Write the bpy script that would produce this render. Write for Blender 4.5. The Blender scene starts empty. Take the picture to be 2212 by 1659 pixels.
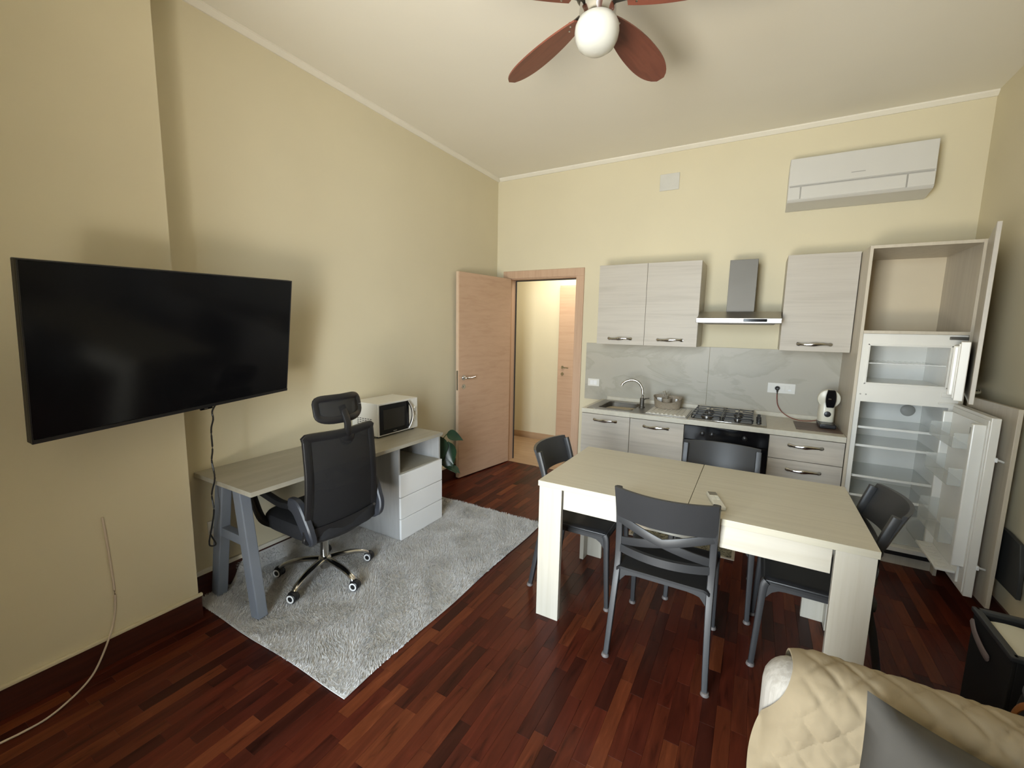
import bpy, bmesh, math, random
import numpy as np
from mathutils import Vector, Matrix, noise

rnd = random.Random(7)
S = bpy.context.scene
COL = S.collection
PI = math.pi

# ------------------------------------------------------------------ camera, world, lights, exposure
CAM = Vector((2.6568, -4.2965, 1.571))
cr = Vector((0.86874043, 0.49489636, 0.01917433))
cu = Vector((-0.08092266, 0.10364382, 0.99131704))
cf = Vector((-0.48861189, 0.86274884, -0.13008791))
cam_d = bpy.data.cameras.new('camera')
cam_d.sensor_width = 36.0
cam_d.lens = 928.57 / 2212 * 36.0
cam_d.clip_start = 0.02
cam = bpy.data.objects.new('camera', cam_d)
COL.objects.link(cam)
M = Matrix((cr, cu, -cf)).transposed().to_4x4()
M.translation = CAM
cam.matrix_world = M
S.camera = cam

S.view_settings.view_transform = 'Standard'
S.view_settings.look = 'None'
S.view_settings.gamma = 1.0
S.view_settings.use_curve_mapping = False
S.view_settings.exposure = -0.24

world = bpy.data.worlds.new('world')
S.world = world
world.use_nodes = True
world.node_tree.nodes['Background'].inputs[0].default_value = (0.62, 0.78, 1.0, 1)
world.node_tree.nodes['Background'].inputs[1].default_value = 1.0


def area(name, loc, target, sx, sy, power, col, spread=180):
    l = bpy.data.lights.new(name, 'AREA')
    l.shape = 'RECTANGLE'
    l.size = sx
    l.size_y = sy
    l.energy = power
    l.color = col
    l.spread = math.radians(spread)
    o = bpy.data.objects.new(name, l)
    COL.objects.link(o)
    o.location = loc
    d = Vector(target) - Vector(loc)
    o.rotation_euler = d.to_track_quat('-Z', 'Y').to_euler()
    return o


# daylight through the french window in the wall behind the camera, and the hall's own light
area('sky_daylight', (2.80, -9.40, 2.30), (2.80, 0.0, 1.90), 6.4, 4.6, 2750, (0.80, 0.91, 1.0))
area('sunlit_terrace', (2.50, -7.90, -0.15), (2.50, -7.85, 3.0), 5.2, 3.2, 3000, (1.0, 0.935, 0.80))
area('hall_light', (0.45, 0.60, 2.55), (0.40, 0.62, 0.0), 0.9, 0.5, 25, (1.0, 0.95, 0.82))


# ------------------------------------------------------------------ materials
def nmat(name):
    m = bpy.data.materials.new(name)
    m.use_nodes = True
    nt = m.node_tree
    b = nt.nodes['Principled BSDF']
    return m, nt, b


def setb(b, rough=.5, metal=0., spec=.5, coat=0., coatr=.1):
    b.inputs['Roughness'].default_value = rough
    b.inputs['Metallic'].default_value = metal
    b.inputs['Specular IOR Level'].default_value = spec
    b.inputs['Coat Weight'].default_value = coat
    b.inputs['Coat Roughness'].default_value = coatr


def coord(nt, kind='Object', scale=(1, 1, 1)):
    if kind == 'Position':
        g = nt.nodes.new('ShaderNodeNewGeometry'); out = g.outputs['Position']
    else:
        t = nt.nodes.new('ShaderNodeTexCoord'); out = t.outputs[kind]
    mp = nt.nodes.new('ShaderNodeMapping')
    mp.inputs['Scale'].default_value = scale
    nt.links.new(out, mp.inputs['Vector'])
    return mp


def noi(nt, vec, scale=5, detail=4, rough=.55, dist=0.):
    n = nt.nodes.new('ShaderNodeTexNoise')
    n.inputs['Scale'].default_value = scale
    n.inputs['Detail'].default_value = detail
    n.inputs['Roughness'].default_value = rough
    n.inputs['Distortion'].default_value = dist
    nt.links.new(vec, n.inputs['Vector'])
    return n.outputs['Fac']


def ramp(nt, fac, stops):
    r = nt.nodes.new('ShaderNodeValToRGB')
    while len(r.color_ramp.elements) < len(stops):
        r.color_ramp.elements.new(.5)
    for e, (p, c) in zip(r.color_ramp.elements, stops):
        e.position = p
        e.color = (c[0], c[1], c[2], 1)
    nt.links.new(fac, r.inputs['Fac'])
    return r.outputs['Color']


def bump(nt, b, fac, strength=.2, dist=.002):
    n = nt.nodes.new('ShaderNodeBump')
    n.inputs['Strength'].default_value = strength
    n.inputs['Distance'].default_value = dist
    nt.links.new(fac, n.inputs['Height'])
    nt.links.new(n.outputs['Normal'], b.inputs['Normal'])


def plain(name, c, rough=.5, metal=0., spec=.5, coat=0., var=.06, vs=6., kind='Object', bmp=0., bs=200.):
    """flat colour with a faint mottling so no surface is perfectly uniform"""
    m, nt, b = nmat(name)
    setb(b, rough, metal, spec, coat)
    mp = coord(nt, kind)
    f = noi(nt, mp.outputs[0], vs, 3)
    lo = tuple(max(0, x * (1 - var)) for x in c)
    hi = tuple(min(1, x * (1 + var)) for x in c)
    nt.links.new(ramp(nt, f, [(.3, lo), (.7, hi)]), b.inputs['Base Color'])
    if bmp:
        bump(nt, b, noi(nt, mp.outputs[0], bs, 2), bmp, .001)
    return m


def grain(name, stops, axis, rough=.45, stretch=14., base=2.2, bmp=.05, coat=0., spec=.5, kind='Object', detail=6.):
    m, nt, b = nmat(name)
    setb(b, rough, 0, spec, coat)
    sc = [stretch] * 3
    sc[axis] = 1.
    mp = coord(nt, kind, tuple(sc))
    f = noi(nt, mp.outputs[0], base, detail, .6, .3)
    nt.links.new(ramp(nt, f, stops), b.inputs['Base Color'])
    bump(nt, b, f, bmp, .002)
    return m


X, Y, Z = 0, 1, 2
WALLC = (0.66, 0.595, 0.425)
M_wall = plain('cream_wall_paint', WALLC, .75, var=.025, vs=1.2, kind='Position', bmp=.05, bs=120, spec=.25)
M_ceil = plain('ceiling_paint', (.80, .765, .67), .85, var=.02, vs=1., kind='Position', spec=.2)
M_cornice = plain('cornice_paint', (.76, .72, .62), .7, var=.02, kind='Position')
M_skirt = grain('mahogany_skirting', [(.3, (.035, .010, .007)), (.7, (.075, .021, .013))], Y, .35, kind='Position')
CAB = [(.25, (.40, .36, .305)), (.45, (.475, .435, .375)), (.6, (.505, .465, .40)), (.8, (.435, .395, .34))]
M_cab_x = grain('pale_elm_laminate', CAB, X, .47, 22, 1.3, .03, spec=.3)
M_cab_z = grain('pale_elm_laminate_upright', CAB, Z, .38, 22, 1.3, .04)
TAB = [(.25, (.50, .46, .36)), (.5, (.55, .51, .40)), (.75, (.58, .54, .43))]
M_tab_x = grain('bleached_oak', TAB, X, .42, 26, 1.6, .05)
M_tab_y = grain('bleached_oak_cross', TAB, Y, .42, 26, 1.6, .05)
TABW = [(.25, (.525, .48, .385)), (.5, (.57, .53, .44)), (.75, (.60, .56, .475))]
M_tabw_x = grain('bleached_oak_apron', TABW, X, .42, 26, 1.6, .05)
M_tab_z = grain('bleached_oak_leg', TABW, Z, .42, 30, 1.3, .05)
M_worktop = plain('cream_worktop', (.60, .56, .46), .35, var=.05, vs=30)
M_carcass = plain('cream_carcass', (.64, .545, .385), .5, var=.03, vs=3)
M_panel = grain('column_side_laminate', [(.3, (.50, .44, .345)), (.7, (.58, .52, .415))], Z, .4, 20, 1.5, .03)
M_door = grain('beech_pink_door', [(.3, (.50, .325, .215)), (.5, (.545, .365, .245)), (.75, (.58, .395, .27))], X, .42, 18, 2.0, .03)
M_doorleaf = grain('beech_pink_leaf', [(.3, (.50, .325, .215)), (.5, (.545, .365, .245)), (.75, (.58, .395, .27))], Y, .42, 16, 1.6, .02)
M_doorz = grain('beech_pink_frame', [(.3, (.49, .32, .21)), (.5, (.54, .36, .24)), (.75, (.57, .39, .265))], Z, .42, 18, 2.0, .03)
M_dooredge = plain('beech_edge', (.62, .47, .34), .45)
M_hallfloor = grain('hall_oak_floor', [(.3, (.33, .21, .12)), (.7, (.45, .30, .18))], X, .35, 10, 1.8, kind='Position')
M_desk = grain('grey_cement_oak', [(.25, (.30, .28, .22)), (.5, (.36, .335, .27)), (.75, (.40, .38, .31))], Y, .5, 9, 1.6, .06)
M_deskz = grain('grey_cement_oak_upright', [(.25, (.30, .295, .285)), (.5, (.38, .375, .365)), (.75, (.44, .43, .42))], Z, .5, 9, 1.6, .06)
M_trestle = plain('blue_grey_trestle', (.185, .205, .24), .45, var=.05)
M_white = plain('white_lacquer', (.82, .82, .81), .4, var=.01)
M_whitep = plain('white_plastic', (.74, .72, .66), .35, var=.02)
M_fridge = plain('fridge_white', (.76, .74, .68), .3, var=.015)
M_fridge_in = plain('fridge_liner', (.80, .79, .74), .25, var=.02)
M_black = plain('black_plastic', (.012, .012, .013), .35, var=.1)
M_blackfab = plain('black_fabric', (.010, .0105, .013), .8, var=.2, vs=60, bmp=.2, bs=900)
M_blackgl = plain('black_glass', (.005, .005, .006), .10, spec=.28)
M_screen = plain('tv_screen_glass', (.005, .005, .006), .13, spec=.24, var=.02)
M_blackmet = plain('black_enamel', (.015, .015, .016), .3)
M_anth = plain('anthracite_plastic', (.036, .0365, .038), .42, var=.05, bmp=.06, bs=500)
M_seat = plain('anthracite_seat_plastic', (.018, .018, .019), .55, var=.05, bmp=.1, bs=300)
M_greyst = plain('blue_grey_strut', (.034, .037, .046), .4)
M_chrome = plain('chrome', (.58, .58, .57), .13, 1.0, var=.01)
M_steel = plain('brushed_steel', (.36, .34, .31), .36, 1.0, var=.05, vs=4)
M_steeld = plain('brushed_steel_dark', (.145, .136, .120), .55, 1.0, var=.05, vs=4)
M_hob = plain('hob_steel', (.40, .38, .34), .35, 1.0, var=.04)
M_blade = grain('fan_blade_cherry', [(.25, (.13, .040, .025)), (.5, (.21, .066, .040)), (.75, (.17, .050, .032))], X, .45, 10, 2.5, .02)
M_globe = plain('opal_glass', (.60, .60, .55), .25, var=.01, coat=.3)
M_ac = plain('ac_white', (.59, .575, .53), .4, var=.01)
M_grey = plain('mid_grey', (.35, .34, .31), .5)
M_dark = plain('dark_gap', (.02, .018, .015), .7)
M_leaf = plain('dark_leaf', (.010, .028, .012), .35, var=.35, vs=12)
M_stem = plain('plant_stem', (.05, .10, .03), .5)
M_pot = plain('plant_pot', (.04, .035, .035), .5)
M_basket = plain('taupe_basket', (.30, .25, .185), .55, var=.15, vs=80, bmp=.3, bs=250)
M_twig = plain('dried_sprig', (.33, .29, .22), .8, var=.2, vs=60)
M_coffee = plain('coffee_cream', (.74, .70, .57), .3, var=.01)
M_redcord = plain('red_brown_cord', (.22, .045, .03), .5)
M_white_cord = plain('white_cord', (.62, .52, .42), .5)
M_sofa = grain('ribbed_pale_fabric', [(.4, (.36, .335, .295)), (.6, (.46, .435, .395))], Z, .85, 60, 1.5, .4)
M_quilt = plain('beige_quilt', (.31, .25, .16), .85, var=.05, vs=9, bmp=.15, bs=700)
M_cushion = plain('grey_velvet_cushion', (.082, .077, .069), .9, var=.18, vs=8, bmp=.15, bs=400)
M_tote = plain('black_tote', (.008, .008, .009), .75, var=.2)
M_totetrim = plain('dark_grey_trim', (.035, .038, .042), .5)
M_paper = plain('cream_paper', (.70, .68, .56), .7, var=.02)
M_tan = plain('tan_leather_strap', (.34, .13, .035), .5, var=.2, vs=20)
M_greige = plain('pinkish_strap', (.24, .19, .18), .6)
M_slate = plain('dark_slate_panel', (.030, .032, .032), .6)
M_rubber = plain('pale_foot', (.16, .14, .13), .5)
M_yellow = plain('yellow_tag', (.75, .5, .05), .5)
M_platec = plain('cover_plate_grey', (.58, .565, .51), .5)
M_remote = plain('remote_shell', (.62, .60, .52), .4)
M_keypad = plain('remote_keys', (.72, .70, .60), .5)
M_lcd = plain('remote_display', (.16, .14, .10), .3)


def marble():
    m, nt, b = nmat('grey_marble_panel')
    setb(b, .42, 0, .35)
    mp = coord(nt, 'Position', (1, 1, 1.6))
    f = noi(nt, mp.outputs[0], 1.5, 7, .55, .9)
    vein = ramp(nt, f, [(.0, (0.419, 0.391, 0.321)), (.3, (0.450, 0.422, 0.353)), (.44, (0.419, 0.394, 0.325)), (.503, (0.381, 0.355, 0.287)), (.535, (0.438, 0.410, 0.341)), (.7, (0.431, 0.399, 0.330)), (1., (0.388, 0.360, 0.290))])
    nt.links.new(vein, b.inputs['Base Color'])
    return m


M_marble = marble()


def floor_mat(name):
    m, nt, b = nmat(name)
    setb(b, .36, 0, .15, .05, .12)
    oi = nt.nodes.new('ShaderNodeObjectInfo')
    g = nt.nodes.new('ShaderNodeNewGeometry')
    add = nt.nodes.new('ShaderNodeMath'); add.operation = 'ADD'
    nt.links.new(oi.outputs['Random'], add.inputs[0]); nt.links.new(g.outputs['Random Per Island'], add.inputs[1])
    fr = nt.nodes.new('ShaderNodeMath'); fr.operation = 'FRACT'
    nt.links.new(add.outputs[0], fr.inputs[0])
    # offset the figure per plank
    mul = nt.nodes.new('ShaderNodeMath'); mul.operation = 'MULTIPLY'; mul.inputs[1].default_value = 37.
    nt.links.new(fr.outputs[0], mul.inputs[0])
    vadd = nt.nodes.new('ShaderNodeVectorMath'); vadd.operation = 'ADD'
    nt.links.new(g.outputs['Position'], vadd.inputs[0]); nt.links.new(mul.outputs[0], vadd.inputs[1])
    mp = nt.nodes.new('ShaderNodeMapping'); mp.inputs['Scale'].default_value = (13, 1.5, 1)
    nt.links.new(vadd.outputs[0], mp.inputs['Vector'])
    f = noi(nt, mp.outputs[0], 2.3, 5, .55, 1.0)
    base = ramp(nt, fr.outputs[0], [(0., (.032, .0075, .0045)), (.2, (.052, .0110, .006)), (.5, (.084, .0155, .0075)), (.75, (.090, .0200, .0085)), (.92, (.130, .032, .012)), (1., (.155, .042, .015))])
    st = ramp(nt, f, [(.30, (.42, .38, .38)), (.40, (.85, .82, .82)), (.6, (1.1, 1.1, 1.1)), (.74, (1.5, 1.6, 1.65))])
    mx = nt.nodes.new('ShaderNodeMix'); mx.data_type = 'RGBA'; mx.blend_type = 'MULTIPLY'
    mx.inputs[0].default_value = 1.
    nt.links.new(base, mx.inputs[6]); nt.links.new(st, mx.inputs[7])
    nt.links.new(mx.outputs[2], b.inputs['Base Color'])
    bump(nt, b, f, .04, .001)
    return m


M_floor = floor_mat('mahogany_parquet')


def rug_mat():
    m, nt, b = nmat('grey_shag_pile')
    setb(b, .95, 0, .1)
    mp = coord(nt, 'Position')
    f = noi(nt, mp.outputs[0], 5.5, 6, .65, .8)
    nt.links.new(ramp(nt, f, [(.28, (.50, .485, .455)), (.5, (.57, .56, .545)), (.72, (.66, .655, .645))]), b.inputs['Base Color'])
    return m


M_rug = rug_mat()


def mat_pattern():
    m, nt, b = nmat('printed_kitchen_mat')
    setb(b, .9, 0, .1)
    mp = coord(nt, 'Position')
    v = nt.nodes.new('ShaderNodeTexVoronoi'); v.inputs['Scale'].default_value = 42
    nt.links.new(mp.outputs[0], v.inputs['Vector'])
    f = noi(nt, mp.outputs[0], 30, 5, .8, 1.5)
    nt.links.new(ramp(nt, f, [(.38, (.04, .035, .028)), (.47, (.13, .12, .085)), (.56, (.34, .31, .22)), (.7, (.18, .17, .10))]), b.inputs['Base Color'])
    return m


M_matprint = mat_pattern()
M_matedge = plain('mat_beige_border', (.42, .36, .28), .9)


def glass(name, col, alpha, rough=.05):
    m, nt, b = nmat(name)
    setb(b, rough, 0, .5)
    b.inputs['Base Color'].default_value = (*col, 1)
    b.inputs['Alpha'].default_value = alpha
    return m


M_clear = glass('clear_shelf_plastic', (.74, .77, .74), .26)
M_glass = glass('shelf_glass', (.66, .72, .69), .22)
M_mesh = glass('chair_mesh', (.007, .007, .008), .84, .8)


def wood_mat_dark():
    return grain('dark_wood_print', [(.3, (.045, .025, .018)), (.5, (.11, .065, .045)), (.7, (.17, .11, .08))], X, .4, 9, 3., .02)


M_coffeemat = wood_mat_dark()


# ------------------------------------------------------------------ mesh builder
class MB:
    def __init__(s):
        s.bm = bmesh.new()
        s.fl = s.bm.faces.layers.int.new('flat')

    def _bevel(s, es, before, off, seg):
        r = bmesh.ops.bevel(s.bm, geom=es, offset=off, segments=seg, affect='EDGES', profile=.5, clamp_overlap=True)
        rounded = set(r['faces'])
        for f in s.bm.faces:            # the original sides keep flat shading, only the rounded rims are smooth
            if f not in before and f not in rounded:
                f[s.fl] = 1

    def box(s, x0, x1, y0, y1, z0, z1, bev=0., seg=2):
        before = set(s.bm.faces) if bev > 0 else None
        mt = Matrix.Translation(((x0 + x1) / 2, (y0 + y1) / 2, (z0 + z1) / 2)) @ Matrix.Diagonal((abs(x1 - x0), abs(y1 - y0), abs(z1 - z0), 1))
        r = bmesh.ops.create_cube(s.bm, size=1., matrix=mt)
        if bev > 0:
            es = list({e for v in r['verts'] for e in v.link_edges})
            s._bevel(es, before, bev, seg)
        return s

    def obox(s, m, sx, sy, sz, bev=0., seg=2):
        before = set(s.bm.faces) if bev > 0 else None
        r = bmesh.ops.create_cube(s.bm, size=1., matrix=m @ Matrix.Diagonal((sx, sy, sz, 1)))
        if bev > 0:
            es = list({e for v in r['verts'] for e in v.link_edges})
            s._bevel(es, before, bev, seg)
        return s

    def cyl(s, p0, p1, r0, r1=None, seg=16):
        p0 = Vector(p0); p1 = Vector(p1); r1 = r0 if r1 is None else r1
        d = p1 - p0
        q = d.to_track_quat('Z', 'Y').to_matrix().to_4x4()
        q.translation = (p0 + p1) / 2
        bmesh.ops.create_cone(s.bm, cap_ends=True, segments=seg, radius1=r0, radius2=r1, depth=d.length, matrix=q)
        return s

    def rings(s, rings, close=True, cap=True):
        vs = [[s.bm.verts.new(p) for p in r] for r in rings]
        n = len(vs[0])
        for a, b in zip(vs, vs[1:]):
            for i in range(n if close else n - 1):
                j = (i + 1) % n
                s.bm.faces.new((a[i], a[j], b[j], b[i]))
        if cap and close:
            s.bm.faces.new(list(reversed(vs[0])))
            s.bm.faces.new(vs[-1])
        return s

    def tube(s, pts, r, seg=8, flat=1., up=(0, 0, 1), sq=False):
        """sweep; r scalar or list; flat scales the radius along the 'up' side; sq gives a rounded-square section"""
        P = [Vector(p) for p in pts]
        n = len(P)
        R = [r] * n if not isinstance(r, (list, tuple)) else list(r)
        rings = []
        U = Vector(up).normalized()
        for i, p in enumerate(P):
            t = (P[min(i + 1, n - 1)] - P[max(i - 1, 0)]).normalized()
            side = t.cross(U)
            if side.length < 1e-3:
                side = t.cross(Vector((0, 1, 0)) if abs(t.y) < .9 else Vector((1, 0, 0)))
            side.normalize()
            u2 = side.cross(t).normalized()
            ring = []
            for k in range(seg):
                a = 2 * PI * (k + .5) / seg
                ca, sa = math.cos(a), math.sin(a)
                if sq:
                    ca = math.copysign(abs(ca) ** .45, ca); sa = math.copysign(abs(sa) ** .45, sa)
                ring.append(p + side * (ca * R[i]) + u2 * (sa * R[i] * flat))
            rings.append(ring)
        return s.rings(rings)

    def lathe(s, prof, c=(0, 0, 0), axis=(0, 0, 1), seg=28, sx=1., sy=1.):
        q = Vector(axis).to_track_quat('Z', 'Y').to_matrix()
        c = Vector(c)
        rings = []
        for r, z in prof:
            rr = max(r, 1e-5)
            rings.append([c + q @ Vector((rr * sx * math.cos(2 * PI * k / seg), rr * sy * math.sin(2 * PI * k / seg), z)) for k in range(seg)])
        return s.rings(rings)

    def prism(s, poly, axis, a0, a1, bev=0.):
        """poly in the two other axes (order x,y,z minus axis)"""
        def mk(p, a):
            l = list(p); l.insert(axis, a); return Vector(l)
        before = set(s.bm.faces)
        v0 = [s.bm.verts.new(mk(p, a0)) for p in poly]
        v1 = [s.bm.verts.new(mk(p, a1)) for p in poly]
        n = len(poly)
        fs = [s.bm.faces.new(v0[::-1]), s.bm.faces.new(v1)]
        for i in range(n):
            j = (i + 1) % n
            fs.append(s.bm.faces.new((v0[i], v0[j], v1[j], v1[i])))
        if bev:
            s._bevel(list({e for f in fs for e in f.edges}), before, bev, 2)
        return s

    def grid(s, fn, nu, nv, thick=None):
        """fn(u,v)->point; thick: offset vector function (u,v)->Vector for the second side"""
        A = [[s.bm.verts.new(fn(i / nu, j / nv)) for j in range(nv + 1)] for i in range(nu + 1)]
        for i in range(nu):
            for j in range(nv):
                s.bm.faces.new((A[i][j], A[i + 1][j], A[i + 1][j + 1], A[i][j + 1]))
        if thick:
            B = [[s.bm.verts.new(Vector(fn(i / nu, j / nv)) + Vector(thick(i / nu, j / nv))) for j in range(nv + 1)] for i in range(nu + 1)]
            for i in range(nu):
                for j in range(nv):
                    s.bm.faces.new((B[i][j], B[i][j + 1], B[i + 1][j + 1], B[i + 1][j]))
            for i in range(nu):
                s.bm.faces.new((A[i][0], B[i][0], B[i + 1][0], A[i + 1][0]))
                s.bm.faces.new((A[i][nv], A[i + 1][nv], B[i + 1][nv], B[i][nv]))
            for j in range(nv):
                s.bm.faces.new((A[0][j], A[0][j + 1], B[0][j + 1], B[0][j]))
                s.bm.faces.new((A[nu][j], B[nu][j], B[nu][j + 1], A[nu][j + 1]))
        return s

    def build(s, name, mat, parent=None, smooth=38., world=True):
        """links the collected shapes (in world coordinates) as one mesh object below parent"""
        bm = s.bm
        bmesh.ops.recalc_face_normals(bm, faces=bm.faces)
        if smooth:
            lim = math.radians(smooth)
            for f in bm.faces:
                f.smooth = f[s.fl] == 0
            for e in bm.edges:
                if len(e.link_faces) == 2:
                    e.smooth = e.calc_face_angle(0.) < lim
                else:
                    e.smooth = False
        me = bpy.data.meshes.new(name)
        bm.to_mesh(me); bm.free()
        me.materials.append(mat)
        o = bpy.data.objects.new(name, me)
        COL.objects.link(o)
        if parent is not None:
            if world:
                me.transform(WM[parent.name].inverted())
            o.parent = parent
            WM[o.name] = WM[parent.name]
        else:
            # put the origin at the foot of the mesh
            n = len(me.vertices)
            co = np.empty(n * 3, dtype=np.float32); me.vertices.foreach_get('co', co); co = co.reshape(-1, 3)
            lo, hi = co.min(0), co.max(0)
            c = Vector(((lo[0] + hi[0]) / 2, (lo[1] + hi[1]) / 2, lo[2]))
            me.transform(Matrix.Translation(-c))
            o.location = c
            WM[o.name] = Matrix.Translation(c)
        return o


WM = {}


def tag(o, label=None, cat=None, group=None, kind=None):
    if label: o['label'] = label
    if cat: o['category'] = cat
    if group: o['group'] = group
    if kind: o['kind'] = kind
    return o


def thing(name, label, cat, loc, rz=0., group=None, kind=None, mat=None):
    o = bpy.data.objects.new(name, None)
    COL.objects.link(o)
    if mat is not None:
        o.matrix_world = mat
        WM[o.name] = mat.copy()
    else:
        o.location = loc
        o.rotation_euler = (0, 0, rz)
        WM[o.name] = Matrix.Translation(loc) @ Matrix.Rotation(rz, 4, 'Z')
    o.empty_display_size = .1
    return tag(o, label, cat, group, kind)


def copy_tree(o, parent=None):
    c = o.copy(); COL.objects.link(c)
    c.parent = parent
    for ch in list(o.children):
        copy_tree(ch, c)
    return c


def struct(name, mb, mat, label=None):
    return tag(mb.build(name, mat), label, kind='structure')


def smoothpath(pts, n=6):
    P = [Vector(p) for p in pts]
    out = []
    for i in range(len(P) - 1):
        p0 = P[max(i - 1, 0)]; p1 = P[i]; p2 = P[i + 1]; p3 = P[min(i + 2, len(P) - 1)]
        for k in range(n):
            t = k / n
            out.append(.5 * ((2 * p1) + (p2 - p0) * t + (2 * p0 - 5 * p1 + 4 * p2 - p3) * t * t + (3 * p1 - p0 - 3 * p2 + p3) * t ** 3))
    out.append(P[-1])
    return out


# ------------------------------------------------------------------ room shell
W, H, R = 3.92, 3.205, -4.64          # right wall x, ceiling height, rear wall y
struct('wall_back', MB().box(-1.4, .165, 0, .12, 0, H).box(.985, W + .15, 0, .12, 0, H).box(.165, .985, 0, .12, 2.125, H), M_wall, 'cream painted back wall with the kitchen and doorway')
struct('wall_left', MB().box(-.15, 0, R, 0, 0, H).box(0, .185, R, -3.267, 0, H), M_wall, 'cream left wall, its near part standing proud behind the television')
struct('wall_right', MB().box(W, W + .15, R, 0, 0, H), M_wall, 'cream right wall')
struct('wall_rear', MB().box(-.15, 1.45, R - .42, R, 0, H).box(2.52, W + .15, R - .42, R, 0, H).box(1.45, 2.52, R - .42, R, 2.60, H), M_wall, 'cream wall behind the camera with the french window')
struct('ceiling', MB().box(-.15, W + .15, R - .15, .12, H, H + .12), M_ceil, 'off-white ceiling')
# painted cornice strips
struct('trim_1', MB().prism([(0, H), (0, H - .033), (.010, H - .033), (.033, H - .010), (.033, H)], Y, -3.267, 0), M_cornice, 'pale cornice along left wall')
struct('trim_2', MB().prism([(0, H), (0, H - .033), (-.010, H - .033), (-.033, H - .010), (-.033, H)], X, .033, W), M_cornice, 'pale cornice along back wall')
# skirtings
struct('baseboard_left', MB().box(0, .014, -3.267, -.0, 0, .138, .002), M_skirt, 'dark mahogany skirting of the left wall')
struct('trim_3', MB().box(0, .018, -3.265, -.9, .1385, .164, .004), M_cornice, 'cream cable trunk on the left skirting')
struct('baseboard_near_left', MB().box(.185, .196, R, -3.262, 0, .126, .002).box(.014, .196, -3.266, -3.256, 0, .126, .002), M_skirt, 'dark mahogany skirting below the television wall')
struct('trim_4', MB().box(.185, .203, R, -3.252, .1265, .142, .004), M_wall, 'cream ledge on top of the skirting')
struct('baseboard_right', MB().box(W - .012, W, R, -.62, 0, .13, .002), M_skirt, 'dark mahogany skirting of the right wall')
struct('baseboard_back', MB().box(1.07, 1.29, -.012, 0, 0, .13, .002), M_skirt)
# hallway behind the doorway
struct('wall_hall', MB().box(-1.4, 1.6, 1.10, 1.2, 0, H).box(-1.4, -1.3, .12, 1.1, 0, H).box(1.5, 1.6, .12, 1.1, 0, H).box(-1.4, 1.6, .12, 1.2, 2.75, 2.85), M_wall, 'pale yellow hallway wall seen through the doorway')
struct('baseboard_hall', MB().box(-1.3, .335, 1.088, 1.10, 0, .09, .002), M_hallfloor, 'oak skirting in the hallway')
struct('floor_hall', MB().box(-1.3, 1.5, .0, 1.10, -.03, .001), M_hallfloor, 'light oak hallway floor')

# french window behind the camera
win = tag(thing('window_1', 'white french window behind the camera', None, (1.985, R, 0)), kind='structure')
MB().box(1.45, 1.49, R - .20, R - .14, 0, 2.60, .004).box(2.48, 2.52, R - .20, R - .14, 0, 2.60, .004).box(1.49, 2.48, R - .20, R - .14, 2.55, 2.60, .004).build('window_frame', M_white, win)
MB().box(1.97, 2.00, R - .19, R - .15, .02, 2.55, .004).build('mullion', M_white, win)

# parquet: rows run away from the kitchen wall towards the camera
fl = tag(MB().box(-.05, W + .05, R - .42, 0.0, -.05, -.012).build('floor', M_dark), 'dark red mahogany strip parquet', kind='structure')


def proj(p):
    d = Vector(p) - CAM
    z = d.dot(cf)
    if z < .05:
        return None
    return 1106 + 928.57 * d.dot(cr) / z, 829.5 - 928.57 * d.dot(cu) / z, z


LENS = (.26, .32, .38, .45)
PW = .056
plank_mesh = {}
for L in LENS:
    b = bmesh.new()
    hx, hy, g, c = PW / 2 - .00015, L / 2 - .0002, 0, .0005
    top = [b.verts.new((sx * (hx - c), sy * (hy - c), 0)) for sx, sy in ((-1, -1), (1, -1), (1, 1), (-1, 1))]
    mid = [b.verts.new((sx * hx, sy * hy, -c)) for sx, sy in ((-1, -1), (1, -1), (1, 1), (-1, 1))]
    low = [b.verts.new((sx * hx, sy * hy, -.0118)) for sx, sy in ((-1, -1), (1, -1), (1, 1), (-1, 1))]
    b.faces.new(top)
    for a_, b_ in ((mid, top), (low, mid)):
        for i in range(4):
            j = (i + 1) % 4
            b.faces.new((a_[i], a_[j], b_[j], b_[i]))
    b.faces.new(low[::-1])
    me = bpy.data.meshes.new('plank'); b.to_mesh(me); b.free(); me.materials.append(M_floor)
    plank_mesh[L] = me
planks = []
x = PW / 2
while x < W + .02:
    y = R - rnd.random() * .4
    while y < 0:
        L = rnd.choice(LENS)
        planks.append((x, y + L / 2, L))
        y += L
    x += PW


def pscore(p):
    q = proj((p[0], p[1], 0))
    if q is None or not (-40 < q[0] < 2250 and 900 < q[1] < 1680):
        return 1e9
    if p[0] < 1.22 and -3.15 < p[1] < -1.35: return 1e9
    if p[0] < .2 and p[1] < -3.2: return 1e9
    if p[0] > 2.80 and p[1] < -2.1: return 1e9
    return q[2] / math.sqrt(p[2])


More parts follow.
